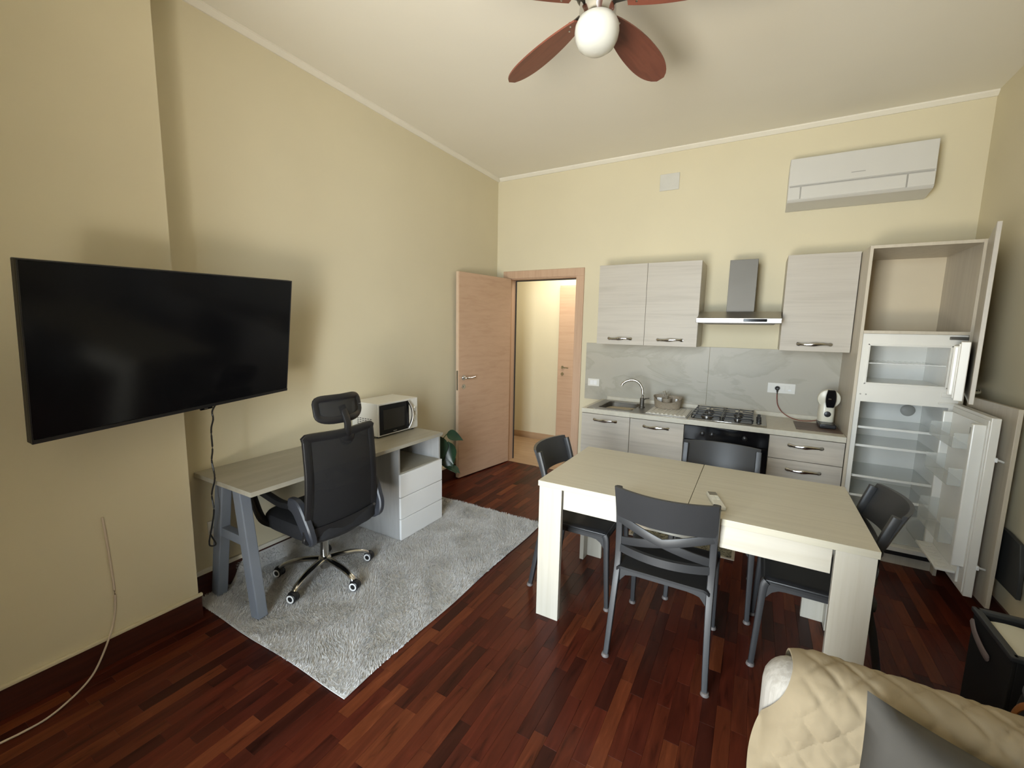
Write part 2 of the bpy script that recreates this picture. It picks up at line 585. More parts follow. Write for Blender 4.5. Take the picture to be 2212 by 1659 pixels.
order = sorted(range(len(planks)), key=lambda i: pscore(planks[i]))
single = set(i for i in order[:300] if pscore(planks[i]) < 1e9)
rest = bmesh.new()
for i, (px, py, L) in enumerate(planks):
    dz = -.0004 * rnd.random()
    if i in single:
        o = bpy.data.objects.new('plank', plank_mesh[L])
        COL.objects.link(o)
        o.parent = fl
        o.location = Vector((px, py, dz)) - fl.location
    else:
        y0, y1 = max(py - L / 2, R - .1), min(py + L / 2, 0)
        if y1 - y0 < .02: continue
        n0 = len(rest.verts)
        rest.from_mesh(plank_mesh[L])
        rest.verts.ensure_lookup_table()
        for v in rest.verts[n0:]:
            v.co += Vector((px, py, dz))
            v.co.y = min(v.co.y, 0)
me = bpy.data.meshes.new('planks'); rest.to_mesh(me); rest.free(); me.materials.append(M_floor)
o = bpy.data.objects.new('planks', me); COL.objects.link(o); me.transform(Matrix.Translation(-fl.location)); o.parent = fl
o['kind'] = 'stuff'

# ------------------------------------------------------------------ doors
d1 = tag(thing('door_1', 'open beech-pink door leaf and frame beside the kitchen', None, (.2, 0, 0)), kind='structure')
f = MB()
f.box(.095, .178, -.018, 0, 0, 2.115, .003).box(.972, 1.058, -.018, 0, 0, 2.115, .003).box(.095, 1.058, -.018, 0, 2.115, 2.195, .003)
f.build('architrave', M_doorz, d1)
f = MB().box(.165, .185, 0, .14, 0, 2.105, .002).box(.965, .985, 0, .14, 0, 2.105, .002).box(.165, .985, 0, .14, 2.105, 2.125, .002)
f.build('jamb', M_doorz, d1)
MB().box(.185, .197, .112, .122, 0, 2.105).box(.197, .953, .112, .118, 2.093, 2.105).build('seal', M_dark, d1)
# leaf: hinged at (.178,-.02), free edge near the left wall
hin = Vector((.186, -.028, 0)); fre = Vector((.052, -.818, 0))
dl = (fre - hin); ll = dl.length; ang = math.atan2(dl.y, dl.x)
leafm = Matrix.Translation(hin) @ Matrix.Rotation(ang, 4, 'Z')


def leafbox(a0, a1, b0, b1, z0, z1, bev=.002):
    mb = MB()
    mb.obox(leafm @ Matrix.Translation(((a0 + a1) / 2, (b0 + b1) / 2, (z0 + z1) / 2)), a1 - a0, b1 - b0, z1 - z0, bev)
    return mb


lf = leafbox(0, ll, -.022, .022, .012, 2.108).build('door_leaf', M_doorleaf, d1)
leafbox(ll - .001, ll + .002, -.018, .012, .014, 2.106, 0).build('leaf_edge', M_dooredge, lf)
leafbox(ll + .001, ll + .004, -.011, .011, .93, 1.13, .001).build('lock_plate', M_steel, lf)


def lp(a, b, z):
    return leafm @ Vector((a, b, z))


h = MB()
h.cyl(lp(ll - .062, .020, 1.055), lp(ll - .062, .030, 1.055), .025, seg=20)
h.tube(smoothpath([lp(ll - .062, .028, 1.055), lp(ll - .062, .060, 1.055), lp(ll - .085, .068, 1.055), lp(ll - .13, .068, 1.052), lp(ll - .19, .066, 1.058)], 4), .0095, 10)
h.build('door_handle', M_chrome, lf)
MB().cyl(lp(ll - .062, .020, .965), lp(ll - .062, .029, .965), .024, seg=20).cyl(lp(ll - .062, .028, .965), lp(ll - .062, .034, .965), .009, seg=12).build('keyhole', M_chrome, lf)
hg = MB()
for z in (.25, 1.85):
    hg.cyl((.182, -.030, z), (.182, -.030, z + .08), .008, seg=10)
hg.build('hinge', M_steel, d1)

d2 = tag(thing('door_2', 'pink beech door at the far side of the hallway', None, (.65, 1.08, 0)), kind='structure')
MB().box(.335, 1.15, 1.055, 1.098, .01, 2.12, .003).build('door_leaf', M_door, d2)
h = MB().cyl((.405, 1.055, 1.055), (.405, 1.045, 1.055), .022, seg=16)
h.tube([(.405, 1.045, 1.055), (.405, 1.015, 1.055), (.42, 1.008, 1.055), (.50, 1.010, 1.052)], .009, 8)
h.build('door_handle', M_chrome, d2)
MB().cyl((.405, 1.055, .965), (.405, 1.044, .965), .022, seg=16).build('keyhole', M_chrome, d2)
MB().box(.325, .345, 1.07, 1.099, 0, 2.135).box(.345, 1.15, 1.08, 1.099, 2.122, 2.135).build('jamb', M_doorz, d2)

# ------------------------------------------------------------------ kitchen
WZ = .857


def bow_handle(xc, y, z, w, parent, name='handle', vert=False, mat=None):
    """shallow chrome bow handle with a thick twisted middle"""
    n = 18
    pts, rr = [], []
    for i in range(n + 1):
        t = i / n * 2 - 1
        pts.append((xc + t * w / 2, y - .028 * (1 - t ** 4) + .002, z + .003 * math.sin(t * PI)))
        rr.append(.0052 + .0035 * math.exp(-(t / .28) ** 2) + .0030 * (abs(t) > .85))
    mb = MB().tube(pts, rr, 10, 1.75)
    for t in (-.98, .98):
        mb.cyl((xc + t * w / 2, y, z), (xc + t * w / 2, y - .008, z), .007, seg=10)
    return mb.build(name, mat or M_chrome, parent)


def base_unit(x0, x1, name, label, fronts, group=None):
    t = thing(name, label, 'cabinet', ((x0 + x1) / 2, -.3, 0), group=group)
    MB().box(x0 + .001, x1 - .001, -.57, -.005, .10, WZ - .041).build('body', M_carcass, t)
    for nm, z0, z1, hz in fronts:
        d = MB().box(x0 + .002, x1 - .002, -.600, -.581, z0, z1, .0015).build(nm, M_cab_x, t)
        bow_handle((x0 + x1) / 2, -.600, hz, .21, d)
    MB().box(x0, x1, -.535, -.52, .0, .098).build('plinth', M_panel, t)
    return t


base_unit(1.305, 1.747, 'base_cabinet', 'pale wood-grain base cabinet at the left end, below the sink bowl', [('door', .10, .812, .762)])
base_unit(1.747, 2.190, 'base_cabinet', 'pale wood-grain base cabinet between sink unit and black oven', [('door', .10, .812, .757)])
base_unit(2.790, 3.248, 'drawer_unit', 'pale wood-grain drawer unit between oven and fridge column', [('drawer', .642, .812, .753), ('drawer', .47, .638, .570), ('drawer', .10, .466, .30)])

ov = thing('oven', 'black glass built-in oven under the gas hob', 'oven', (2.49, -.3, 0))
MB().box(2.192, 2.788, -.57, -.005, .10, WZ - .041).build('body', M_black, ov)
MB().box(2.193, 2.787, -.604, -.575, .70, .813, .002).build('control_panel', M_blackgl, ov)
MB().box(2.193, 2.787, -.606, -.575, .205, .696, .002).build('door', M_blackgl, ov)
hm = MB().tube([(2.25, -.606, .672), (2.25, -.640, .672), (2.27, -.648, .672), (2.71, -.648, .672), (2.73, -.640, .672), (2.73, -.606, .672)], .007, 10)
hm.build('handle', M_steel, ov)
for kx in (2.33, 2.40, 2.63):
    MB().lathe([(.019, 0), (.018, .012), (.012, .016), (0, .016)], (kx, -.604, .757), (0, -1, 0), 16).build('knob', M_blackmet, ov)
MB().box(2.193, 2.787, -.600, -.58, .10, .20, .0015).build('plinth_panel', M_cab_x, ov)
MB().box(2.19, 2.79, -.535, -.52, .0, .098).build('plinth', M_panel, ov)

wt = thing('worktop', 'long cream laminate kitchen worktop with upstand', 'worktop', (2.27, -.3, WZ - .04))
WX0, WX1 = 1.303, 3.249
SB = (1.415, 1.745, -.505, -.115)       # sink bowl opening
m_ = MB()
z0, z1 = WZ - .04, WZ
m_.box(WX0, SB[0], -.605, 0, z0, z1, .002).box(SB[0], SB[1], -.605, SB[2], z0, z1).box(SB[0], SB[1], SB[3], 0, z0, z1).box(SB[1], WX1, -.605, 0, z0, z1, .002)
m_.build('top', M_worktop, wt)
MB().box(1.36, WX1, -.022, -.001, WZ, WZ + .036, .003).build('upstand', M_worktop, wt)

sp = thing('splashback', 'grey marbled splashback of two tall panels', 'splashback', (2.19, 0, WZ))
MB().box(1.112, 2.2855, -.010, -.0005, .846, 1.430, .001).build('panel', M_marble, sp)
MB().box(2.2875, 3.262, -.010, -.0005, .846, 1.430, .001).build('panel', M_marble, sp)

# sink
sk = thing('sink', 'stainless steel sink bowl with drainer set in the worktop', 'sink', (1.77, -.3, WZ))
m_ = MB()
zz0, zz1 = WZ, WZ + .005
m_.box(1.345, SB[0] + .01, -.585, -.045, zz0, zz1, .002).box(SB[0] + .008, SB[1] - .008, -.585, SB[2] + .01, zz0, zz1).box(SB[0] + .008, SB[1] - .008, SB[3] - .01, -.045, zz0, zz1).box(SB[1] - .01, 2.205, -.585, -.045, zz0, zz1, .002)
m_.build('rim', M_steel, sk)
cx_, cy_ = (SB[0] + SB[1]) / 2, (SB[2] + SB[3]) / 2
rings = []
for k, (s_, z_) in enumerate([(1.0, WZ + .006), (.985, WZ + .004), (.96, WZ - .01), (.93, WZ - .12), (.86, WZ - .145), (.3, WZ - .15), (.02, WZ - .152)]):
    rings.append([(cx_ + (SB[1] - SB[0]) / 2 * s_ * math.copysign(abs(math.cos(a)) ** .42, math.cos(a)), cy_ + (SB[3] - SB[2]) / 2 * s_ * math.copysign(abs(math.sin(a)) ** .42, math.sin(a)), z_) for a in [2 * PI * (i + .5) / 40 for i in range(40)]])
MB().rings(rings, cap=False).build('bowl', M_steeld, sk)
m_ = MB().box(1.865, 2.19, -.555, -.15, WZ + .0052, WZ + .010, .002)
for i in range(9):
    xx = 1.885 + i * .035
    m_.box(xx, xx + .016, -.53, -.175, WZ + .009, WZ + .0135, .002)
m_.build('drainer', M_whitep, sk)

tp = thing('tap', 'curved chrome mixer tap on the sink', 'tap', (1.775, -.30, WZ))
MB().lathe([(.027, 0), (.027, .008), (.021, .012), (.019, .06), (.021, .075), (.019, .085), (.014, .092)], (1.775, -.30, WZ + .005), seg=20).build('body', M_steeld, tp)
MB().tube(smoothpath([(1.775, -.30, WZ + .09), (1.778, -.30, .985), (1.768, -.30, 1.045), (1.735, -.305, 1.093), (1.685, -.312, 1.112), (1.630, -.32, 1.100), (1.597, -.325, 1.075), (1.588, -.327, 1.055)], 5), .0115, 12).build('spout', M_chrome, tp)
MB().tube([(1.79, -.300, .945), (1.815, -.305, .950), (1.84, -.31, .957)], [.008, .006, .005], 8).build('lever', M_chrome, tp)

# basket with potted sprig and two soap packs
bk = thing('basket', 'oval taupe basket on the sink drainer', 'basket', (1.985, -.215, WZ + .013))
bz = WZ + .0138


def oval(c, a, b, z, n=36):
    k = max(0, (z - bz - .02) / .07)
    return [(c[0] + a * math.cos(2 * PI * i / n), c[1] + b * math.sin(2 * PI * i / n), z + k * (.022 * math.sin(2 * PI * i / n) + .012 * math.cos(4 * PI * i / n))) for i in range(n)]


bc = (1.985, -.215)
MB().rings([oval(bc, .108, .072, bz), oval(bc, .114, .078, bz + .03), oval(bc, .124, .088, bz + .085), oval(bc, .128, .092, bz + .092), oval(bc, .120, .084, bz + .092), oval(bc, .110, .074, bz + .03), oval(bc, .104, .068, bz + .006)]).build('bowl', M_basket, bk)
pot = thing('potted_sprig', 'small taupe cup with a dried sprig standing in the basket', 'plant', (1.975, -.215, bz + .0065))
MB().lathe([(.034, 0), (.040, .075), (.041, .08), (.037, .08), (.034, .07), (0, .07)], (1.975, -.215, bz + .0065), seg=24).build('cup', M_basket, pot)
m_ = MB()
for i in range(16):
    a = rnd.uniform(0, 2 * PI); l = rnd.uniform(.02, .055); r_ = rnd.uniform(.005, .035)
    p = Vector((1.975, -.215, bz + .075)); l *= 1.35; q = p + Vector((math.cos(a) * r_, math.sin(a) * r_, l))
    m_.tube([p, (p + q) / 2 + Vector((0, 0, .01)), q], [.0018, .0015, .001], 5)
    m_.lathe([(0, -.008), (.006, -.003), (.005, .004), (0, .009)], q, (math.cos(a), math.sin(a), 1.), 7)
m_.build('sprig', M_twig, pot)
for lx, lab in ((1.905, 'white soap pack at the left inside the basket'), (2.055, 'slim white pack at the right inside the basket')):
    tag(MB().box(lx - .022 if lx < 2 else lx - .009, lx + .022 if lx < 2 else lx + .009, -.185, -.165, bz + .0068, bz + .083, .004).build('soap_pack', M_white), lab, 'packet')

# gas hob
hb = thing('gas_hob', 'stainless four-burner gas hob with black grates', 'hob', (2.495, -.32, WZ))
HX0, HX1, HY0, HY1 = 2.215, 2.768, -.575, -.075
MB().box(HX0, HX1, HY0, HY1, WZ, WZ + .009, .003).build('plate', M_hob, hb)
MB().box(HX0, HX1 - .003, HY0 - .006, HY0 + .004, WZ + .001, WZ + .013, .004).build('front_lip', M_chrome, hb)
for gx0, gx1 in ((2.235, 2.447), (2.462, 2.672)):
    mx_ = (gx0 + gx1) / 2
    MB().box(gx0 + .004, gx1 - .004, HY0 + .02, HY1 - .02, WZ + .009, WZ + .0125, .001).build('burner_tray', M_blackgl, hb)
    g = MB()
    zz = WZ + .040
    ya, yb = HY0 + .025, HY1 - .025
    r_ = .0045
    loop = smoothpath([(gx0 + .012, ya, zz), (gx1 - .012, ya, zz), (gx1, ya + .012, zz), (gx1, yb - .012, zz), (gx1 - .012, yb, zz), (gx0 + .012, yb, zz), (gx0, yb - .012, zz), (gx0, ya + .012, zz), (gx0 + .012, ya, zz)], 2)
    g.tube(loop, r_, 6)
    for yc in (ya + (yb - ya) * .27, ya + (yb - ya) * .74):
        for dx, dy in ((1, 0), (-1, 0), (0, 1), (0, -1)):
            e = Vector((mx_ + dx * (gx1 - gx0) / 2, yc + dy * .115, zz))
            s_ = Vector((mx_ + dx * .028, yc + dy * .028, zz + .004))
            g.tube([e, (e + s_) / 2, s_, s_ - Vector((0, 0, .004))], r_, 6)
    g.tube([(gx0, (ya + yb) / 2, zz), (gx1, (ya + yb) / 2, zz)], r_, 6)
    for fx in (gx0, gx1):
        for fy in (ya, yb):
            g.cyl((fx, fy, WZ + .012), (fx, fy, zz), .0045, seg=6)
    g.build('pan_support', M_blackmet, hb)
    for yc, rr in ((ya + (yb - ya) * .27, .042 if gx0 < 2.3 else .024), (ya + (yb - ya) * .74, .034)):
        bu = MB().lathe([(rr * 1.15, 0), (rr * 1.15, .006), (rr, .008), (rr, .014)], (mx_, yc, WZ + .0125), seg=22).build('burner', M_steel, hb)
        MB().lathe([(rr * .9, 0), (rr * .9, .005), (rr * .7, .008), (0, .008)], (mx_, yc, WZ + .0266), seg=22).build('burner_cap', M_blackmet, bu)
for i in range(4):
    ky = -.47 + i * .075
    MB().lathe([(.019, 0), (.018, .010), (.012, .012), (.011, .030), (.009, .032), (0, .032)], (2.716, ky, WZ + .0092), seg=16).build('knob', M_blackmet, hb)

# wall cabinets
MB_ = None
for (x0, x1, nm) in ((1.332, 2.209, 'pale wood-grain wall cabinet with two doors above the sink'), (2.806, 3.248, 'pale wood-grain single-door wall cabinet between hood and fridge column')):
    t = thing('wall_cabinet', nm, 'cabinet', ((x0 + x1) / 2, -.17, 1.437))
    MB().box(x0 + .001, x1, -.328, -.002, 1.437, 2.153, .001).build('body', M_panel, t)
    xs = [x0, 1.769, x1] if x0 < 2 else [x0, x1]
    for a, b in zip(xs, xs[1:]):
        d = MB().box(a + .001, b - .0015, -.350, -.330, 1.436, 2.154, .0015).build('door', M_cab_x, t)
        bow_handle((a + b) / 2, -.350, 1.490, .215, d)

# cooker hood
hd = thing('cooker_hood', 'slim stainless cooker hood with square chimney', 'cooker hood', (2.5, -.25, 1.64))
MB().prism([(-.500, 1.641), (-.002, 1.641), (-.002, 1.735), (-.30, 1.735), (-.500, 1.676)], X, 2.213, 2.798, .0015).build('canopy', M_steel, hd)
MB().box(2.210, 2.801, -.512, -.499, 1.639, 1.678, .003).build('front_bar', M_steel, hd)
MB().box(2.548, 2.706, -.5155, -.510, 1.650, 1.672, .0025).build('switch_panel', M_blackgl, hd)
MB().box(2.409, 2.611, -.270, -.002, 1.734, 2.152, .0015).build('chimney', M_steeld, hd)
MB().box(2.25, 2.76, -.47, -.05, 1.634, 1.6405, .001).build('filter', M_steeld, hd)

# sockets
sw = thing('light_switch', 'white double switch plate on the splashback above the sink', 'switch', (1.207, -.010, .985))
MB().box(1.146, 1.268, -.018, -.0102, .985, 1.062, .002).build('plate', M_whitep, sw)
for i in range(2):
    MB().box(1.170 + i * .037, 1.205 + i * .037, -.021, -.0175, 1.000, 1.046, .001).build('rocker', M_white, sw)
so = thing('socket_plate', 'white four-module socket plate behind the coffee machine', 'socket', (2.862, -.010, 1.062))
MB().box(2.762, 2.963, -.018, -.0102, 1.060, 1.146, .002).build('plate', M_whitep, so)
MB().box(2.785, 2.815, -.0205, -.0175, 1.08, 1.127, .001).build('rocker', M_whitep, so)
for xx in (2.853, 2.89):
    MB().box(xx + .002, xx + .034, -.0205, -.0175, 1.08, 1.127, .001).build('module', M_whitep, so)
MB().box(2.912, 2.936, -.0215, -.0200, 1.083, 1.098, .001).build('switch_light', M_white, so)
pl = thing('power_cord', 'red-brown power cord with black plug running to the coffee machine', 'cord', (2.834, -.03, WZ))
MB().lathe([(.018, 0), (.019, .012), (.014, .03), (.008, .036), (0, .036)], (2.834, -.019, 1.103), (0, -1, 0), 18).tube([(2.834, -.036, 1.10), (2.835, -.042, 1.075), (2.835, -.040, 1.055)], [.008, .006, .004], 8).build('plug', M_black, pl)
MB().tube(smoothpath([(2.835, -.040, 1.057), (2.838, -.036, 1.01), (2.850, -.04, .955), (2.885, -.055, .905), (2.945, -.085, .872), (3.01, -.15, .8665), (3.09, -.12, .868), (3.15, -.085, .885)], 6), .0032, 7).build('cord', M_redcord, pl)

# coffee machine on its mat
cmat = tag(MB().box(2.960, 3.243, -.50, -.165, WZ + .0003, WZ + .004, .001).build('counter_mat', M_coffeemat), 'dark wood-look mat under the coffee machine', 'mat')
cm = thing('coffee_machine', 'small cream and black pod coffee machine', 'coffee machine', (3.162, -.27, WZ + .004))
cz0 = WZ + .0045
MB().box(3.114, 3.218, -.37, -.16, cz0, cz0 + .032, .008).build('drip_base', M_black, cm)
prof = []
m_ = MB()
rr_ = []
for z_, hw, y0_, y1_ in ((cz0 + .033, .050, -.265, -.135), (cz0 + .09, .052, -.27, -.125), (cz0 + .15, .050, -.262, -.12), (cz0 + .20, .050, -.25, -.12), (cz0 + .24, .044, -.235, -.125), (cz0 + .262, .030, -.215, -.14)):
    cxx, cyy = 3.165, (y0_ + y1_) / 2
    rr_.append([(cxx + hw * math.copysign(abs(math.cos(a)) ** .6, math.cos(a)), cyy + (y1_ - y0_) / 2 * math.copysign(abs(math.sin(a)) ** .6, math.sin(a)), z_) for a in [2 * PI * (i + .5) / 28 for i in range(28)]])
m_.rings(rr_).build('body', M_coffee, cm)
MB().lathe([(0, -.012), (.054, -.012), (.071, -.004), (.075, .012), (.071, .03), (.04, .04), (0, .04)], (3.170, -.245, cz0 + .212), (0, .9, .1), 32).build('head_ring', M_coffee, cm)
m_ = MB()
n = 20
hp = []
for i in range(n + 1):          # black lens-shaped fascia across the head
    t = -1 + 2 * i / n
    hp.append((3.174 - .030 + .010 * t * t, cz0 + .217 + t * .067))
for i in range(n + 1):
    t = 1 - 2 * i / n
    hp.append((3.174 + .030 * math.sqrt(max(0, 1 - (t * .75) ** 2)) + .004, cz0 + .217 + t * .067))
m_.prism(hp, Y, -.292, -.245, .004).build('fascia', M_blackgl, cm)
MB().box(3.160, 3.178, -.296, -.291, cz0 + .213, cz0 + .220, .001).build('lever_glint', M_chrome, cm)
MB().lathe([(.022, 0), (.022, .006), (.018, .008), (0, .008)], (3.168, -.264, cz0 + .095), (0, -1, 0), 22).build('dial', M_black, cm)

# fridge column with its open doors
fc = thing('fridge_column', 'tall pale column cabinet with open built-in fridge and open top niche', 'fridge', (3.53, -.3, 0))
FX0, FX1 = 3.252, 3.802
m_ = MB().box(FX0, FX0 + .018, -.600, -.002, .0, 2.150, .001).build('side_panel', M_panel, fc)
MB().box(FX1 - .018, FX1, -.600, -.002, .0, 2.150, .001).build('side_panel', M_panel, fc)
MB().box(FX0 + .018, FX1 - .018, -.600, -.002, 2.130, 2.150, .001).build('top_panel', M_panel, fc)
MB().box(FX0 + .018, FX1 - .018, -.600, -.012, 1.578, 1.598, .001).build('shelf', M_panel, fc)
MB().box(FX0 + .018, FX1 - .018, -.012, -.004, .09, 2.130).build('back_panel', M_carcass, fc)
MB().box(FX0 + .01, FX1 - .01, -.545, -.53, 0, .088, .001).build('plinth', M_panel, fc)
MB().box(3.30, 3.785, -.594, -.56, .082, .108, .001).build('vent_grille', M_black, fc)
# fridge body: frame front with two cavities
fx0, fx1 = FX0 + .0185, FX1 - .0185
ca = (3.318, 3.712, 1.250, 1.497)      # freezer opening
cb = (3.300, 3.742, .135, 1.118)      # fridge opening
m_ = MB()
yf = -.588
m_.box(fx0, fx1, yf, -.56, ca[3], 1.577).box(fx0, ca[0], yf, -.56, ca[2], ca[3]).box(ca[1], fx1, yf, -.56, ca[2], ca[3])
m_.box(fx0, fx1, yf, -.56, cb[3], ca[2]).box(fx0, cb[0], yf, -.56, cb[2], cb[3]).box(cb[1], fx1, yf, -.56, cb[2], cb[3]).box(fx0, fx1, yf, -.56, .108, cb[2])
m_.build('front_frame', M_fridge, fc)
for (a, b_, c_, d_), nm in ((ca, 'freezer_liner'), (cb, 'fridge_liner')):
    m_ = MB()
    yb_ = -.16 if nm[1] == 'r' and nm.startswith('freezer') else -.11
    t_ = .012
    m_.box(a - t_, a, -.56, yb_, c_ - t_, d_ + t_).box(b_, b_ + t_, -.56, yb_, c_ - t_, d_ + t_).box(a, b_, -.56, yb_, d_, d_ + t_).box(a, b_, -.56, yb_, c_ - t_, c_).box(a - t_, b_ + t_, yb_, yb_ + t_, c_ - t_, d_ + t_)
    m_.build(nm, M_fridge_in, fc)
m_ = MB()
for a, b_, c_, d_ in ((ca[0] - .012, ca[1] + .012, ca[2] - .012, ca[3] + .012),):
    w_ = .008
    m_.box(a, b_, yf - .004, yf + .002, d_ - w_, d_, .001).box(a, b_, yf - .004, yf + .002, c_, c_ + w_, .001).box(a, a + w_, yf - .004, yf + .002, c_, d_, .001).box(b_ - w_, b_, yf - .004, yf + .002, c_, d_, .001)
m_.build('cavity_lip', M_fridge, fc)
m_ = MB().box(ca[0] + .002, ca[1] - .002, -.55, -.18, 1.375, 1.379)
for i in range(12):
    m_.tube([(ca[0] + .02 + i * .032, -.55, 1.382), (ca[0] + .02 + i * .032, -.18, 1.382)], .0015, 5)
m_.build('wire_shelf', M_clear, fc)
MB().tube([(ca[0], -.552, 1.379), (ca[1], -.552, 1.379)], .003, 6).build('shelf_edge', M_white, fc)
for z_ in (.93, .80, .58, .44):
    s_ = MB().box(cb[0] + .002, cb[1] - .002, -.535, -.13, z_, z_ + .005, .001).build('glass_shelf', M_glass, fc)
    MB().box(cb[0] + .002, cb[1] - .002, -.545, -.535, z_ - .005, z_ + .011, .002).build('shelf_trim', M_fridge_in, s_)
m_ = MB()
m_.grid(lambda u, v: Vector((cb[0] + .01 + u * (cb[1] - cb[0] - .02), -.54, .145 + v * .20)), 1, 1, lambda u, v: Vector((0, .006, 0)))
m_.box(cb[0] + .01, cb[0] + .016, -.534, -.2, .145, .34).box(cb[1] - .016, cb[1] - .01, -.534, -.2, .145, .34)
m_.box(cb[0] + .01, cb[1] - .01, -.552, -.534, .335, .352, .003)
m_.build('crisper_drawer', M_clear, fc)
MB().lathe([(.04, 0), (.042, .012), (.03, .02), (0, .02)], (3.66, -.12, 1.02), (0, -1, 0), 20).build('fan_cover', M_grey, fc)
for xx, zz_ in ((3.295, 1.168), (3.325, 1.168)):
    MB().cyl((xx, yf, zz_), (xx, yf - .003, zz_), .005, seg=10).build('screw', M_grey, fc)
hb_ = MB().box(3.700, 3.782, -.600, -.585, 1.186, 1.212, .003).box(3.690, 3.782, -.600, -.585, 1.140, 1.150, .003).build('hinge_bracket', M_fridge, fc)
MB().box(3.70, 3.783, -.605, -.585, 1.548, 1.566, .002).build('top_hinge', M_steeld, fc)


def swung(hx, hy, tx, ty):
    """frame of a door swung about its hinge: u runs from hinge to tip, n points to the fridge side (inner face)"""
    d = Vector((tx - hx, ty - hy, 0)); L = d.length
    a = math.atan2(d.y, d.x)
    return Matrix.Translation((hx, hy, 0)) @ Matrix.Rotation(a, 4, 'Z'), L


def sbox(mb, m, a0, a1, b0, b1, z0, z1, bev=.002):
    mb.obox(m @ Matrix.Translation(((a0 + a1) / 2, (b0 + b1) / 2, (z0 + z1) / 2)), abs(a1 - a0), abs(b1 - b0), abs(z1 - z0), bev)
    return mb


# local +y of these frames points towards +x world (outer side) because u runs towards -y
mu, Lu = swung(3.795, -.612, 3.650, -1.155)      # upper furniture door
ud = sbox(MB(), mu, 0, Lu, .0, .019, 1.215, 2.145).build('upper_door', M_cab_z, fc)
m_ = MB()
hl = []
for i in range(13):
    t = i / 12 * 2 - 1
    hl.append(mu @ Vector((Lu * .5 + t * .105, .019 + .028 * (1 - t ** 4), 1.262)))
m_.tube(hl, [.0045 + .004 * math.exp(-((i / 12 * 2 - 1) / .3) ** 2) for i in range(13)], 9, 1.5)
m_.build('handle', M_chrome, ud)
mz, Lz = swung(3.752, -.604, 3.606, -1.100)      # freezer door
zd = sbox(MB(), mz, 0, Lz, -.002, .036, 1.222, 1.542, .004).build('freezer_door', M_fridge, fc)
sbox(MB(), mz, .035, Lz - .035, -.030, -.001, 1.245, 1.52, .010).build('door_liner', M_fridge_in, zd)
sbox(MB(), mz, .012, Lz - .012, -.008, -.001, 1.234, 1.531, .002).build('gasket', M_whitep, zd)
ml, Ll = swung(3.765, -.604, 3.756, -1.140)      # fridge door
fd = sbox(MB(), ml, 0, Ll, -.004, .034, .150, 1.150, .004).build('fridge_door', M_fridge, fc)
m_ = MB()
for a0, a1 in ((.03, .055), (Ll - .075, Ll - .030)):
    sbox(m_, ml, a0, a1, -.060, -.003, .30 if a0 > .1 else .2, 1.105, .006)
sbox(m_, ml, .055, Ll - .075, -.02, -.003, .19, 1.105, .003)
m_.build('door_liner', M_fridge_in, fd)
sbox(MB(), ml, .012, Ll - .012, -.010, -.003, .165, 1.135, .002).build('gasket', M_whitep, fd)
sbox(MB(), ml, Ll - .062, Ll - .044, -.062, -.0585, 1.05, 1.085, .001).build('liner_slot', M_grey, fd)
for z_, hh in ((.955, .085), (.74, .10), (.40, .15)):
    m_ = MB()
    sbox(m_, ml, .06, Ll - .082, -.115, -.111, z_, z_ + hh * .75, .001)
    sbox(m_, ml, .06, .064, -.113, -.02, z_, z_ + hh, .001)
    sbox(m_, ml, Ll - .086, Ll - .082, -.113, -.02, z_, z_ + hh, .001)
    sbox(m_, ml, .06, Ll - .082, -.113, -.02, z_, z_ + .004, .001)
    m_.build('door_bin', M_clear, fd)
m_ = MB()
for i in range(4):
    m_.lathe([(.026, 0), (.028, .004), (.022, .005), (0, .005)], ml @ Vector((.12 + i * .09, -.066, .245)), (0, 0, 1), 16)
sbox(m_, ml, .06, Ll - .085, -.105, -.02, .232, .246, .003)
m_.build('egg_tray', M_fridge_in, fd)
for z_ in (.93, .325):
    m_ = MB()
    sbox(m_, ml, Ll - .03, Ll + .004, .030, .042, z_ - .012, z_ + .012, .003)
    m_.tube([ml @ Vector((Ll - .01, .040, z_)), ml @ Vector((Ll - .02, .060, z_ - .006)), ml @ Vector((Ll - .035, .075, z_ - .014))], .006, 8)
    m_.build('door_clip', M_white, fd)
mf, Lf = swung(3.818, -.606, 3.838, -1.160)      # lower furniture door
sbox(MB(), mf, 0, Lf, -.002, .017, .118, 1.208).build('lower_door', M_panel, fc)

# air conditioner
ac = thing('air_conditioner', 'white split air conditioner high on the back wall', 'air conditioner', (3.19, -.1, 2.56))
MB().prism([(-.002, 2.895), (-.198, 2.893), (-.203, 2.70), (-.203, 2.590), (-.186, 2.575), (-.03, 2.548), (-.002, 2.548)], X, 2.766, 3.617, .003).build('body', M_ac, ac, smooth=0)
MB().box(2.768, 3.615, -.210, -.203, 2.696, 2.890, .003).build('front_panel', M_ac, ac)
MB().box(2.852, 3.466, -.2095, -.203, 2.592, 2.680, .002).build('louver', M_ac, ac)
for a, b_ in ((2.768, 2.845), (3.473, 3.615)):
    MB().box(a, b_, -.2095, -.203, 2.592, 2.680, .002).build('side_panel', M_ac, ac)
MB().box(2.775, 3.608, -.2050, -.2032, 2.6835, 2.6925).box(2.8465, 2.8505, -.2085, -.2032, 2.594, 2.680).box(3.4675, 3.4715, -.2085, -.2032, 2.594, 2.680).build('groove_shade', M_grey, ac)  # grey strips drawn in place of the shade inside the panel gaps
MB().box(3.15, 3.232, -.2106, -.2098, 2.738, 2.7435).build('logo', M_grey, ac)

tag(MB().box(1.755, 1.925, -.010, -.0005, 2.845, 2.990, .003).build('wall_cover_plate', M_platec), 'square white cover plate high on the back wall', 'cover plate')

